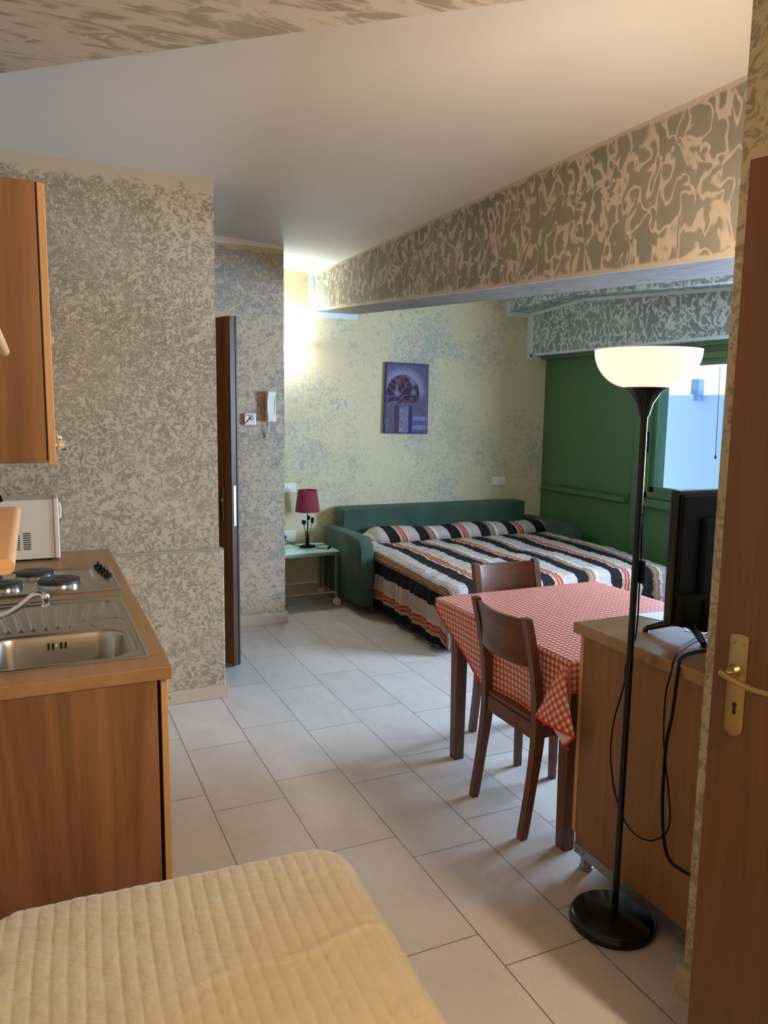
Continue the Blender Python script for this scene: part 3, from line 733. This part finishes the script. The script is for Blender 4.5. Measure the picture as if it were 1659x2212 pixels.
# ------------------------------------------------------------------ bedside table on casters
ns = thing('side_table', 'small glass topped side table on casters beside the green armrest', 'table', (2.0, 6.0, 0))
mb = MB(); mb.box(1.735, 2.262, 5.815, 6.25, 0.452, 0.460, 0.001); obj('glass_top', mb, M['mint'], ns)
mb = MB()
for y in (5.835, 6.23): mb.box(1.75, 2.25, y - 0.011, y + 0.011, 0.425, 0.4515, 0.002)
for x in (1.75, 2.24): mb.box(x - 0.011, x + 0.011, 5.835, 6.23, 0.425, 0.4515, 0.002)
obj('table_frame', mb, M['alu'], ns)
for x in (1.75, 2.24):
    for y in (5.835, 6.23):
        mb = MB(); mb.box(x - 0.011, x + 0.011, y - 0.011, y + 0.011, 0.065, 0.43, 0.002); lg = obj('leg', mb, M['alu'], ns)
        mb = MB(); mb.lathe([(0.012, y - 0.030), (0.030, y - 0.029), (0.033, y - 0.025), (0.033, y - 0.008), (0.030, y - 0.004), (0.012, y - 0.003)], (x, 0, 0.033), 24, 'y'); mb.lathe([(0.006, y - 0.034), (0.006, y + 0.008)], (x, 0, 0.033), 10, 'y')
        obj('caster', mb, M['white_plastic'], lg, smooth=True)
# table lamp
tl_ = thing('table_lamp', 'table lamp with burgundy shade and black metal flowers on the glass side table', 'lamp', (2.065, 6.06, 0.46))
lx, ly = 2.065, 6.06
mb = MB(); pts = [(lx + 0.062 * math.cos(a) * (1 + 0.10 * math.cos(4 * a)), ly + 0.045 * math.sin(a) * (1 + 0.10 * math.cos(4 * a))) for a in fr(0, 2 * PI, 33)[:-1]]
mb.prism(pts, 'z', 0.4605, 0.478, 0.003); obj('base', mb, M['blackmat'], tl_)
mb = MB(); mb.tube([(lx, ly, 0.476), (lx, ly, 0.80)], 0.0045, 8); mb.tube([(lx - 0.008, ly, 0.47), (lx - 0.012, ly, 0.60)], [0.010, 0.003], 8); mb.tube([(lx + 0.010, ly, 0.47), (lx + 0.006, ly, 0.59)], [0.010, 0.003], 8)
mb.tube([(lx, ly, 0.79), (lx, ly, 0.84)], 0.012, 10); obj('stem', mb, M['blackmat'], tl_)
for dx, dy, hh in ((-0.040, -0.01, 0.67), (0.038, -0.015, 0.675), (-0.020, 0.02, 0.66), (0.018, 0.02, 0.70), (0.048, 0.01, 0.685)):
    mb = MB(); mb.tube(spline([(lx + dx * 0.15, ly + dy * 0.15, 0.475), (lx + dx * 0.5, ly + dy * 0.5, 0.57), (lx + dx, ly + dy, hh)], 5), 0.0018, 6)
    mb.lathe([(0.003, hh - 0.012), (0.012, hh - 0.004), (0.014, hh + 0.008), (0.010, hh + 0.012), (0.017, hh + 0.024), (0.004, hh + 0.014)], (lx + dx, ly + dy, 0), 6); obj('metal_flower', mb, M['blackmat'], tl_)
mb = MB(); mb.lathe([(0.104, 0.765), (0.079, 0.948), (0.0775, 0.948), (0.1025, 0.765)], (lx, ly, 0), 40, cap=False)
sh = obj('lamp_shade', mb, M['shade'], tl_, smooth=True)
mb = MB(); mb.tube([(lx - 0.077, ly, 0.935), (lx + 0.077, ly, 0.935)], 0.0015, 6); mb.tube([(lx, ly - 0.077, 0.935), (lx, ly + 0.077, 0.935)], 0.0015, 6); mb.lathe([(0.012, 0.84), (0.028, 0.88), (0.028, 0.905), (0.012, 0.93)], (lx, ly, 0), 14); obj('bulb_holder', mb, M['white_plastic'], tl_)
mb = MB(); mb.tube(spline([(lx + 0.05, ly - 0.01, 0.466), (lx + 0.10, ly + 0.03, 0.466), (lx + 0.17, ly + 0.02, 0.470), (lx + 0.19, ly - 0.05, 0.466), (lx + 0.14, ly - 0.12, 0.466), (lx + 0.06, ly - 0.10, 0.466), (lx + 0.05, ly - 0.04, 0.468)], 8), 0.003, 6)
mb.tube([(lx + 0.135, ly - 0.14, 0.470), (lx + 0.165, ly - 0.10, 0.472)], 0.009, 8)
mb.tube(spline([(lx - 0.05, ly + 0.02, 0.470), (lx - 0.10, ly + 0.10, 0.475), (lx - 0.13, ly + 0.19, 0.50), (2.0 - 0.08, 6.27, 0.525)], 6), 0.003, 6); mb.lathe([(0.018, 6.276), (0.016, 6.25), (0.008, 6.235)], (1.925, 0, 0.525), 12, 'y')
obj('cord', mb, M['blackmat'], tl_)

# ------------------------------------------------------------------ wall fittings
mb = MB(); mb.box(1.90, 2.042, 6.281, 6.2899, 0.905, 0.985, 0.003); o = tag(obj('light_switch', mb, M['white_plastic']), 'white wall switch above the table lamp shade', 'switch')
mb = MB(); mb.box(1.955, 1.985, 6.277, 6.282, 0.925, 0.965, 0.002); obj('rocker', mb, M['white_plastic'], o)
mb = MB(); mb.box(1.89, 2.035, 6.281, 6.2899, 0.47, 0.572, 0.003); o = tag(obj('power_socket', mb, M['white_plastic']), 'white wall socket low behind the side table', 'socket')
mb = MB(); mb.box(4.014, 4.165, 6.279, 6.2899, 0.908, 0.990, 0.003); o = tag(obj('power_socket', mb, M['white_plastic']), 'white wall socket above the right end of the sofa backrest', 'socket')
mb = MB(); mb.box(4.075, 4.105, 6.275, 6.280, 0.93, 0.968, 0.002); obj('socket_insert', mb, M['white_plastic'], o)
# intercom
ic = thing('intercom_phone', 'white wall intercom handset with coiled cord on the narrow wall', 'intercom', (1.585, 5.49, 1.52))
mb = MB(); mb.box(1.548, 1.622, 5.474, 5.4895, 1.522, 1.742, 0.006); obj('wall_unit', mb, M['white_plastic'], ic)
mb = MB(); mb.prism([(5.462, 1.742), (5.462, 1.526), (5.432, 1.526), (5.426, 1.545), (5.440, 1.60), (5.440, 1.67), (5.426, 1.73), (5.432, 1.742)], 'x', 1.550, 1.604, 0.004); obj('handset', mb, M['white_plastic'], ic)
mb = MB()
for k in range(4): mb.box(1.609, 1.618, 5.459, 5.463, 1.700 - k * 0.018, 1.708 - k * 0.018, 0.001)
obj('button', mb, M['alu'], ic)
pts = []
for i in range(150):
    t = i / 149; a = t * 2 * PI * 26
    cx = 1.575 - 0.035 * math.sin(min(1, t * 1.05) * PI) ; cz = 1.526 - 0.118 * math.sin(t * PI) ** 0.9
    cx = 1.572 - 0.024 * (t if t < 0.5 else 1 - 0 * t) * (1 if t < 0.5 else 1); cx = 1.575 - 0.036 * t
    pts.append((cx + 0.005 * math.cos(a), 5.475 + 0.005 * math.sin(a), cz))
mb = MB(); mb.tube(pts, 0.0018, 5); obj('coiled_cord', mb, M['white_plastic'], ic)
# thermostat
th = thing('thermostat', 'small white thermostat with round dial beside the far wooden door', 'thermostat', (1.43, 5.49, 1.54))
mb = MB(); mb.box(1.388, 1.472, 5.465, 5.4895, 1.500, 1.582, 0.004); obj('casing', mb, M['white_plastic'], th)
mb = MB(); mb.lathe([(0.020, 5.465), (0.019, 5.458), (0.010, 5.457)], (1.447, 0, 1.553), 24, 'y'); obj('dial', mb, M['alu'], th)
mb = MB(); mb.prism([(1.391, 1.512), (1.397, 1.510), (1.405, 1.522), (1.412, 1.523), (1.421, 1.538), (1.428, 1.544), (1.426, 1.551), (1.419, 1.547), (1.410, 1.533), (1.402, 1.529)], 'y', 5.4635, 5.4652)
mb.box(1.398, 1.405, 5.4635, 5.4652, 1.564, 1.572); mb.box(1.411, 1.419, 5.4635, 5.4652, 1.566, 1.574)
mb.box(1.436, 1.458, 5.4642, 5.4652, 1.520, 1.5215); obj('printed_mark', mb, M['dark'], th)
# canvas painting
s = NT('painted_canvas', 0.8, 0, 0.2)
X, Y, Z = s.sep(s.coord('UV'))      # 0..1 across and up
pn = s.coord('UV')
base = s.mix(s.noise(pn, 9, 4, 0.65), rgb(64, 58, 86), rgb(106, 100, 120))
dx_ = s.math('SUBTRACT', X, 0.40); dy_ = s.math('MULTIPLY', s.math('SUBTRACT', Y, 0.57), 1.45)
rr_ = s.math('SQRT', s.math('ADD', s.math('MULTIPLY', dx_, dx_), s.math('MULTIPLY', dy_, dy_)))
halo = s.math('MULTIPLY', s.smooth(rr_, 0.60, 0.42), s.smooth(Y, 0.45, 0.62))
base = s.mix(s.math('MULTIPLY', halo, 0.75), base, s.mix(s.noise(pn, 26, 3), rgb(120, 112, 140), rgb(156, 148, 168)))
inside = s.math('LESS_THAN', rr_, 0.385)
inn = s.mix(s.smooth(s.noise(pn, 5.5, 2), 0.5, 0.72), rgb(62, 40, 62), rgb(118, 118, 158))
inb = s.math('MULTIPLY', inside, s.math('GREATER_THAN', Y, 0.44))
base = s.mix(inb, base, inn)
low_ = s.math('LESS_THAN', Y, 0.40)
def colband(a, b): return s.math('MULTIPLY', s.math('GREATER_THAN', X, a), s.math('LESS_THAN', X, b))
base = s.mix(s.math('MULTIPLY', low_, colband(0.22, 0.33)), base, rgb(84, 52, 76))
base = s.mix(s.math('MULTIPLY', low_, colband(0.54, 0.63)), base, rgb(58, 50, 92))
base = s.mix(s.math('MULTIPLY', s.math('LESS_THAN', Y, 0.38), colband(0.33, 0.54)), base, s.mix(s.smooth(s.noise(pn, 38, 3, 0.6, 2), 0.45, 0.6), rgb(86, 78, 112), rgb(148, 142, 158)))
base = s.mix(s.math('MULTIPLY', s.math('MULTIPLY', s.math('GREATER_THAN', Y, 0.05), s.math('LESS_THAN', Y, 0.25)), s.math('MULTIPLY', colband(0.64, 0.99), s.math('GREATER_THAN', s.math('FRACT', s.math('MULTIPLY', Y, 8)), 0.5))), base, rgb(112, 108, 146))
edge_ = s.math('LESS_THAN', s.math('MINIMUM', s.math('MINIMUM', X, s.math('SUBTRACT', 1.0, X)), s.math('MINIMUM', Y, s.math('SUBTRACT', 1.0, Y))), 0.014)
base = s.mix(edge_, base, rgb(56, 48, 88))
s.color(base); s.bump(s.noise(pn, 180, 2), 0.2, 0.002)
M['painting'] = s.m
pt = thing('canvas_painting', 'violet canvas painting of a bare tree under an arch on the far wall', 'painting', (3.07, 6.29, 1.72))
A_, B_, C_, D_ = Vector((2.866, 6.25, 2.036)), Vector((3.285, 6.25, 2.030)), Vector((3.285, 6.25, 1.405)), Vector((2.850, 6.25, 1.411))
def cp(u, v, y=6.25):
    q = (D_ * (1 - u) + C_ * u) * (1 - v) + (A_ * (1 - u) + B_ * u) * v; q.y = y; return q
mb = MB(); mb.prism([(D_.x, D_.z), (C_.x, C_.z), (B_.x, B_.z), (A_.x, A_.z)], 'y', 6.2515, 6.289, 0.002); obj('stretcher', mb, M['canvas_side'], pt)
mb = MB(); mb.grid(lambda u, v: cp(u, v, 6.250), fr(0, 1, 6), fr(0, 1, 6), lambda u, v: (u, v)); obj('canvas_face', mb, M['painting'], pt, recalc=False)
br_ = MB()
def line(pp, r=0.0025): br_.tube(spline([cp(a, 1 - b, 6.2475) for a, b in pp], 4), r, 5, squash=0.5)
# coordinates across and down the canvas
line([(0.40, 0.46), (0.41, 0.56), (0.45, 0.64), (0.43, 0.70), (0.46, 0.73), (0.43, 0.76)])
line([(0.40, 0.46), (0.35, 0.43), (0.40, 0.37), (0.46, 0.33), (0.42, 0.27), (0.38, 0.21), (0.41, 0.17)])
line([(0.44, 0.30), (0.50, 0.27), (0.56, 0.25), (0.60, 0.20)])
line([(0.46, 0.33), (0.54, 0.325), (0.60, 0.28), (0.68, 0.26)])
line([(0.40, 0.46), (0.50, 0.45), (0.56, 0.44), (0.60, 0.39), (0.63, 0.33), (0.72, 0.28)])
line([(0.60, 0.39), (0.68, 0.42), (0.73, 0.49), (0.70, 0.55), (0.60, 0.57), (0.53, 0.545), (0.42, 0.53)])
line([(0.56, 0.54), (0.57, 0.50), (0.63, 0.49), (0.66, 0.53)])
line([(0.35, 0.43), (0.24, 0.42), (0.14, 0.38), (0.05, 0.33)])
line([(0.35, 0.43), (0.26, 0.46), (0.16, 0.47), (0.08, 0.49)])
line([(0.40, 0.47), (0.32, 0.53), (0.24, 0.56), (0.15, 0.55), (0.03, 0.61)])
line([(0.26, 0.39), (0.27, 0.34), (0.18, 0.31), (0.08, 0.27)])
line([(0.27, 0.34), (0.24, 0.29), (0.25, 0.22)])
obj('painted_branches', br_, plain('pale_gold_paint', rgb(202, 168, 140), 0.7), pt)
br_ = MB()
line([(0.05, 0.79), (0.11, 0.84), (0.07, 0.90), (0.01, 0.84), (0.05, 0.79)], 0.002); line([(0.03, 0.89), (0.06, 0.94), (0.10, 0.88)], 0.0015)
wm = plain('white_paint_marks', rgb(205, 200, 210), 0.7); obj('painted_diamond', br_, wm, pt); br_ = MB()
line([(0.76, 0.88), (0.84, 0.95)], 0.002); line([(0.84, 0.88), (0.76, 0.95)], 0.002); obj('painted_cross', br_, wm, pt); br_ = MB()
line([(0.93, 0.50), (0.93, 0.66)], 0.0015); obj('painted_streak', br_, wm, pt)
# wall uplighter behind the corner
wl = thing('wall_uplighter', 'glowing white wall lamp at the corner of the far wall', 'lamp', (1.90, 6.29, 2.1))
mb = MB(); prof = [(0.155, 2.160), (0.120, 2.120), (0.070, 2.085), (0.02, 2.068), (0.016, 2.071), (0.066, 2.089), (0.115, 2.124), (0.150, 2.160)]
n_ = 28
rings = [[mb.bm.verts.new((1.905 + r * math.cos(a), 6.288 - r * math.sin(a), h)) for a in fr(0, PI, n_)] for r, h in prof]
for i in range(len(rings)):
    j = (i + 1) % len(rings)
    for k in range(n_ - 1): mb.bm.faces.new((rings[i][k], rings[i][k + 1], rings[j][k + 1], rings[j][k]))
obj('glass_bowl', mb, M['bowl_cool'], wl, smooth=True)
mb = MB(); mb.box(1.875, 1.935, 6.262, 6.289, 2.10, 2.15, 0.004); obj('bracket', mb, M['alu'], wl)
L2 = light('uplighter_bulb', 'POINT', (1.905, 6.20, 2.185), 7, (0.52, 0.78, 1.0), shadow_soft_size=0.03)
L2.parent = wl; L2.location = Vector((1.905, 6.205, 2.135)) - wl.location

# ------------------------------------------------------------------ dining table and cloth
tb = thing('dining_table', 'dark wooden dining table under the red gingham cloth', 'table', (2.18, 2.62, 0))
mb = MB(); mb.box(1.712, 2.65, 2.125, 3.115, 0.722, 0.744, 0.004); obj('tabletop', mb, M['chairh'], tb)
mb = MB()
for x in (1.735, 2.605): mb.box(x, x + 0.022, 2.17, 3.07, 0.64, 0.722)
for y in (2.150, 3.07): mb.box(1.76, 2.60, y, y + 0.022, 0.64, 0.722)
obj('apron', mb, M['chairh'], tb)
for x in (1.725, 2.592):
    for y in (2.132, 3.055 if x > 2 else 2.945):
        a = 0.030; b = 0.024
        yy = y
        mb = MB(); cx, cy = x + a, yy + a
        mb.prism([(cx - a, cy - a), (cx + a, cy - a), (cx + a, cy + a), (cx - a, cy + a)], 'z', 0.0, 0.722, 0.003)
        for v_ in mb.bm.verts:
            t = 1 - v_.co.z / 0.722; v_.co.x = cx + (v_.co.x - cx) * (1 - 0.18 * t); v_.co.y = cy + (v_.co.y - cy) * (1 - 0.18 * t)
        obj('leg', mb, M['chair'], tb)
def ovl(v):      # how far the cloth hangs down on the left side, deeper towards the near end
    pts = [(3.13, 0.035), (3.06, 0.085), (2.95, 0.155), (2.80, 0.225), (2.68, 0.29), (2.50, 0.345), (2.32, 0.33), (2.2, 0.255), (2.1, 0.22)]
    if v >= pts[0][0]: return pts[0][1]
    for (a, fa_), (b, fb_) in zip(pts, pts[1:]):
        if v >= b: t = (v - b) / (a - b); return fb_ + (fa_ - fb_) * t
    return pts[-1][1]
def tcx(p_, u, v, drop):
    if drop > 0.012:
        t = min(1, drop / 0.3); p_.x += 0.010 * t * math.sin(v * 13 + 1.0) + 0.012 * t
    return p_
mb, PF, us, vs = drape(1.700, 2.66, 2.115, 3.125, 0.7475, 0.010, 0.008, (0.36, 0.20, 0.12, 0.03), 150, 120, 0.3, tcx, ovfun=ovl)
hem = [PF(us[0], v) for v in vs]
tc = tag(obj('tablecloth', mb, M['gingham'], smooth=True, angle=180), 'red and white gingham tablecloth hanging over the dining table', 'tablecloth')
mb = MB(); mb.tube([h + Vector((-0.001, 0, 0)) for h in hem], 0.004, 6); obj('hem', mb, M['redhem'], tc)
# folded corner of the cloth hanging at the near left corner
ap = Vector((1.672, 2.118, 0.735))
Ac, Bc, Cc = Vector((1.632, 2.210, 0.520)), Vector((1.655, 2.012, 0.515)), Vector((1.700, 2.085, 0.450))
def flap(u, v, a, b, bulge):
    q = ap.lerp(a.lerp(b, v), u); q.x += bulge * math.sin(v * PI) * u; return q
mb = MB(); mb.grid(lambda u, v: flap(u, v, Ac, Bc, -0.012), fr(0.02, 1, 20), fr(0, 1, 14), lambda u, v: ((u * 0.16 + (v - 0.5) * u * 0.15), (u * 0.16 - (v - 0.5) * u * 0.15)))
obj('corner_fold', mb, M['gingham'], tc, smooth=True, angle=180)
mb = MB(); Mc = flap(1, 0.42, Ac, Bc, -0.006); Cc = Vector((1.660, 2.082, 0.452))
mb.grid(lambda u, v: Mc.lerp(Bc, v).lerp(Cc, u) + Vector((0.004, 0, 0)), fr(0, 0.98, 12), fr(0, 1, 8), lambda u, v: (u, v)); obj('corner_fold_reverse', mb, M['clothback'], tc, smooth=True, angle=180)
mb = MB(); mb.tube([flap(1, v, Ac, Bc, -0.012) for v in fr(0, 1, 14)], 0.005, 6); mb.tube([Bc, Bc.lerp(Cc, 0.5) + Vector((0, 0, -0.004)), Cc, Cc + Vector((0.01, -0.025, -0.004))], 0.0045, 6); obj('corner_hem', mb, M['redhem'], tc)

# ------------------------------------------------------------------ chairs (local: back at x = 0, sitting direction +x)
def make_chair(label):
    t = thing('dining_chair', label, 'chair', (0, 0, 0))
    prof = [(0.012, 0.0), (0.036, 0.15), (0.060, 0.33), (0.066, 0.45), (0.052, 0.60), (0.022, 0.76), (-0.006, 0.872)]
    pc = spline([(a, 0, b) for a, b in prof], 6)
    for s_ in (-1, 1):
        yc = s_ * 0.178
        left, right = [], []
        for i, p_ in enumerate(pc):
            w_ = 0.0155 + 0.0065 * math.exp(-((p_.z - 0.42) / 0.16) ** 2)
            left.append((p_.x - w_, p_.z)); right.append((p_.x + w_, p_.z))
        mb = MB(); mb.prism(left + right[::-1], 'y', yc - 0.016, yc + 0.016, 0.003); obj('back_post', mb, M['chair'], t)
    for s_ in (-1, 1):
        mb = MB(); yc = s_ * 0.180
        mb.prism([(0.408, 0.0), (0.432, 0.0), (0.440, 0.43), (0.400, 0.43)], 'y', yc - 0.016, yc + 0.016, 0.003); obj('leg', mb, M['chair'], t)
    mb = MB(); mb.prism([(0.055, -0.165), (0.455, -0.205), (0.455, 0.205), (0.055, 0.165)], 'z', 0.448, 0.470, 0.006); obj('seat', mb, M['chairh'], t)
    mb = MB(); mb.box(0.052, 0.074, -0.164, 0.164, 0.385, 0.448, 0.001); mb.box(0.410, 0.430, -0.165, 0.165, 0.395, 0.448); mb.box(0.07, 0.41, -0.185, -0.167, 0.395, 0.448); mb.box(0.07, 0.41, 0.167, 0.185, 0.395, 0.448); obj('apron', mb, M['chairh'], t)
    # curved back board
    mb = MB(); n = 20
    def bp(u, v, off):
        cx = 0.022 + (0.77 - v) * 0.10 if v < 0.77 else 0.022 - (v - 0.77) * 0.25
        return Vector((cx - 0.028 * (1 - (u / 0.163) ** 2) + off, u, v - 0.004 * (1 - (u / 0.163) ** 2)))
    us_ = fr(-0.163, 0.163, n); vs_ = fr(0.675, 0.862, 8)
    F = [[mb.bm.verts.new(bp(u, v, -0.009)) for v in vs_] for u in us_]; Bk = [[mb.bm.verts.new(bp(u, v, 0.009)) for v in vs_] for u in us_]
    m_ = len(vs_)
    for i in range(n - 1):
        for j in range(m_ - 1):
            mb.bm.faces.new((F[i][j], F[i][j + 1], F[i + 1][j + 1], F[i + 1][j])); mb.bm.faces.new((Bk[i][j], Bk[i + 1][j], Bk[i + 1][j + 1], Bk[i][j + 1]))
        mb.bm.faces.new((F[i][0], F[i + 1][0], Bk[i + 1][0], Bk[i][0])); mb.bm.faces.new((F[i][-1], Bk[i][-1], Bk[i + 1][-1], F[i + 1][-1]))
    for j in range(m_ - 1):
        mb.bm.faces.new((F[0][j], Bk[0][j], Bk[0][j + 1], F[0][j + 1])); mb.bm.faces.new((F[-1][j], F[-1][j + 1], Bk[-1][j + 1], Bk[-1][j]))
    obj('backrest', mb, M['chairh'], t, smooth=True, angle=40)
    return t
ch = make_chair('brown wooden chair in front of the gingham tablecloth, its back towards us')
ch.location = (1.628, 2.452, 0)
ch2 = dup(ch, (2.155, 3.215, 0), -PI / 2, 'brown wooden chair at the far side of the table, beside the striped quilt')
ch['group'] = ch2['group'] = 'dining chairs at the table'

# ------------------------------------------------------------------ sideboard with television
sb = thing('sideboard', 'brown wooden sideboard on metal feet carrying the television', 'sideboard', (2.3, 1.76, 0))
mb = MB(); mb.box(1.715, 1.733, 1.47, 2.055, 0.075, 0.86, 0.001); obj('side_panel', mb, M['side_back'], sb)
mb = MB(); mb.box(1.733, 2.89, 1.47, 1.478, 0.14, 0.86); mb.box(1.733, 2.872, 1.47, 2.05, 0.10, 0.118); mb.box(2.872, 2.89, 1.47, 2.05, 0.10, 0.86); mb.box(1.733, 2.872, 2.03, 2.05, 0.80, 0.86); obj('body', mb, M['side_back'], sb)
mb = MB(); mb.box(1.690, 2.90, 1.455, 2.092, 0.861, 0.90, 0.004); obj('top', mb, M['side_top'], sb)
for x0, x1 in ((1.716, 2.30), (2.304, 2.89)):
    mb = MB(); mb.box(x0, x1, 2.060, 2.078, 0.125, 0.852, 0.0015); obj('door', mb, M['beech_light'], sb)
mb = MB(); mb.box(1.712, 1.716, 1.47, 2.055, 0.055, 0.092)
ms = obj('metal_strip', mb, M['alu'], sb)
for y in (1.51, 1.54, 2.0, 2.035): mb = MB(); mb.lathe([(0.003, 1.7118), (0.003, 1.7112)], (0, y, 0.074), 8, 'x'); obj('screw_hole', mb, M['dark'], ms)
for x in (1.742, 2.84):
    for y in (1.52, 2.02): mb = MB(); mb.lathe([(0.024, 0.0), (0.024, 0.012), (0.021, 0.014), (0.021, 0.11)], (x, y, 0), 20); obj('foot', mb, M['alu'], sb, smooth=True)
for (pts, lab) in (([(1.955, 2.085), (2.10, 2.075), (2.12, 1.975), (1.99, 1.985)], 'white paper sheet on the far edge of the sideboard, left of the television foot'),
                   ([(1.97, 1.86), (2.16, 1.93), (2.20, 1.82), (2.02, 1.76)], 'white paper sheet lying under the television')):
    mb = MB(); mb.prism(pts, 'z', 0.9005, 0.9015); tag(obj('paper_sheet', mb, M['paper']), lab, 'paper')
tv = thing('television', 'black flat television seen from behind on the sideboard', 'television', (2.2, 1.82, 0.90))
mb = MB(); mb.box(1.845, 2.575, 1.800, 1.835, 0.945, 1.385, 0.006); obj('screen_panel', mb, M['black'], tv)
mb = MB(); mb.prism([(1.85, 0.96), (2.57, 0.96), (2.57, 1.37), (1.85, 1.37)], 'y', 1.782, 1.80, 0.006); 
mb.prism([(1.93, 1.02), (2.49, 1.02), (2.49, 1.30), (1.93, 1.30)], 'y', 1.765, 1.79, 0.012); obj('rear_shell', mb, M['blackmat'], tv)
mb = MB(); mb.box(1.85, 2.57, 1.755, 1.805, 0.948, 1.055, 0.010); mb.box(1.93, 2.49, 1.74, 1.78, 0.925, 1.04, 0.015); obj('lower_housing', mb, M['blackmat'], tv, smooth=True)
mb = MB(); pts = [(1.985 + 0.0075 * math.cos(a) * (1.5 if math.cos(a) > 0.9 else 1), 1.01 + 0.008 * math.sin(a)) for a in fr(0, 2 * PI, 17)[:-1]]; mb.prism(pts, 'y', 1.7385, 1.7402); obj('drop_sticker', mb, M['white_plastic'], tv)
for xc in (1.90, 2.50):
    mb = MB()
    for (yy, xx) in ((1.905, -0.055), (1.700, -0.012)):
        a0 = Vector((xc + 0.015, 1.80 + (0.02 if yy > 1.8 else -0.02), 0.950)); a1 = Vector((xc + xx, yy, 0.910))
        mb.tube([a0, a0.lerp(a1, 0.3) + Vector((0, 0, 0.002)), a1], [0.020, 0.013, 0.009], 8)
        mb.lathe([(0.010, 0.900), (0.010, 0.912)], (a1.x, a1.y, 0), 10)
    obj('stand_foot', mb, M['black'], tv)
mb = MB()
mb.tube(spline([(2.03, 1.76, 0.99), (1.97, 1.70, 0.93), (1.90, 1.66, 0.909), (1.80, 1.655, 0.908), (1.72, 1.628, 0.908), (1.690, 1.605, 0.895), (1.676, 1.598, 0.84), (1.676, 1.605, 0.75), (1.676, 1.62, 0.66), (1.676, 1.623, 0.56), (1.676, 1.62, 0.45), (1.676, 1.603, 0.345), (1.676, 1.57, 0.300), (1.70, 1.50, 0.285), (1.705, 1.455, 0.28)], 6), 0.0048, 8)
tag(obj('power_cable', mb, M['blackmat'], smooth=True), 'thick black power cable hanging from the television down the side of the sideboard', 'cable')
mb = MB(); mb.tube(spline([(2.03, 1.77, 0.96), (1.96, 1.73, 0.906), (1.885, 1.665, 0.9055), (1.95, 1.640, 0.9055), (2.06, 1.62, 0.906)], 6), 0.0035, 8); obj('antenna_cable', mb, M['blackmat'], tv, smooth=True)

# ------------------------------------------------------------------ floor lamp
fx, fy = 1.640, 1.752
fl = thing('floor_lamp', 'tall black floor lamp with a glowing white bowl shade', 'lamp', (fx, fy, 0))
mb = MB(); mb.lathe([(0.132, 0.0), (0.136, 0.006), (0.136, 0.016), (0.131, 0.026), (0.122, 0.0315), (0.03, 0.034), (0.012, 0.040)], (fx - 0.012, fy, 0), 56); obj('base', mb, M['black'], fl, smooth=True)
mb = MB(); mb.tube([(fx - 0.004, fy, 0.034), (fx - 0.002, fy, 0.62)], 0.0105, 14); mb.tube([(fx - 0.002, fy, 0.62), (fx, fy, 1.16)], 0.0105, 14); mb.tube([(fx, fy, 1.16), (fx, fy, 1.64)], 0.0105, 14)
for z in (1.16, 1.215): mb.lathe([(0.0118, z - 0.004), (0.0118, z + 0.004)], (fx, fy, 0), 14)
mb.lathe([(0.003, -0.013), (0.003, -0.010)], (fx, fy, 1.325), 8, 'y')
obj('pole', mb, M['black'], fl, smooth=True)
mb = MB(); mb.lathe([(0.012, 1.615), (0.016, 1.625), (0.024, 1.655), (0.043, 1.685), (0.062, 1.702), (0.058, 1.706), (0.01, 1.70)], (fx, fy, 0), 36); obj('bowl_holder', mb, M['black'], fl, smooth=True)
mb = MB()
pr_ = [(0.055, 1.700)] + [(0.055 + (0.150 - 0.055) * math.sin(a) ** 0.9, 1.701 + 0.104 * (1 - math.cos(a)) ** 0.85) for a in fr(0.12, PI / 2, 12)]
pr_ += [(0.151, 1.8085), (0.1475, 1.8085)] + [(r - 0.0035, h + 0.002) for r, h in pr_[::-1][2:]]
mb.lathe(pr_, (fx, fy, 0), 56, cap=False); obj('lamp_shade', mb, M['bowl'], fl, smooth=True, angle=60)
mb = MB(); mb.lathe([(0.015, 1.70), (0.028, 1.73), (0.028, 1.76), (0.008, 1.785)], (fx, fy, 0), 14); obj('bulb', mb, glow('bulb_glow', (1, 1, 1, 1), (1, 0.85, 0.6, 1), 4.0), fl)
cord = spline([(fx + 0.010, fy - 0.006, 1.30), (fx + 0.014, fy - 0.006, 1.20), (fx + 0.016, fy - 0.004, 1.10), (fx + 0.014, fy - 0.004, 0.95), (1.660, 1.79, 0.84), (1.676, 1.81, 0.771), (1.676, 1.848, 0.63), (1.676, 1.852, 0.50), (1.676, 1.819, 0.388), (1.676, 1.77, 0.325), (1.676, 1.717, 0.307), (1.676, 1.658, 0.322), (1.676, 1.604, 0.371), (1.676, 1.587, 0.429), (1.676, 1.60, 0.511), (1.676, 1.619, 0.589), (1.676, 1.634, 0.685), (1.676, 1.635, 0.80), (1.680, 1.623, 0.875), (1.70, 1.635, 0.905), (1.82, 1.718, 0.906), (1.95, 1.775, 0.906), (2.05, 1.80, 0.906)], 8)
mb = MB(); mb.tube(cord, 0.0026, 6); obj('cord', mb, M['blackmat'], fl)
mb = MB(); mb.box(fx + 0.010, fx + 0.026, fy - 0.016, fy + 0.004, 1.115, 1.185, 0.004); obj('switch', mb, M['blackmat'], fl)
L3 = light('floor_lamp_bulb', 'POINT', (fx, fy, 1.79), 13, (1.0, 0.86, 0.72), shadow_soft_size=0.05)
L3.parent = fl; L3.location = Vector((0, 0, 1.795))
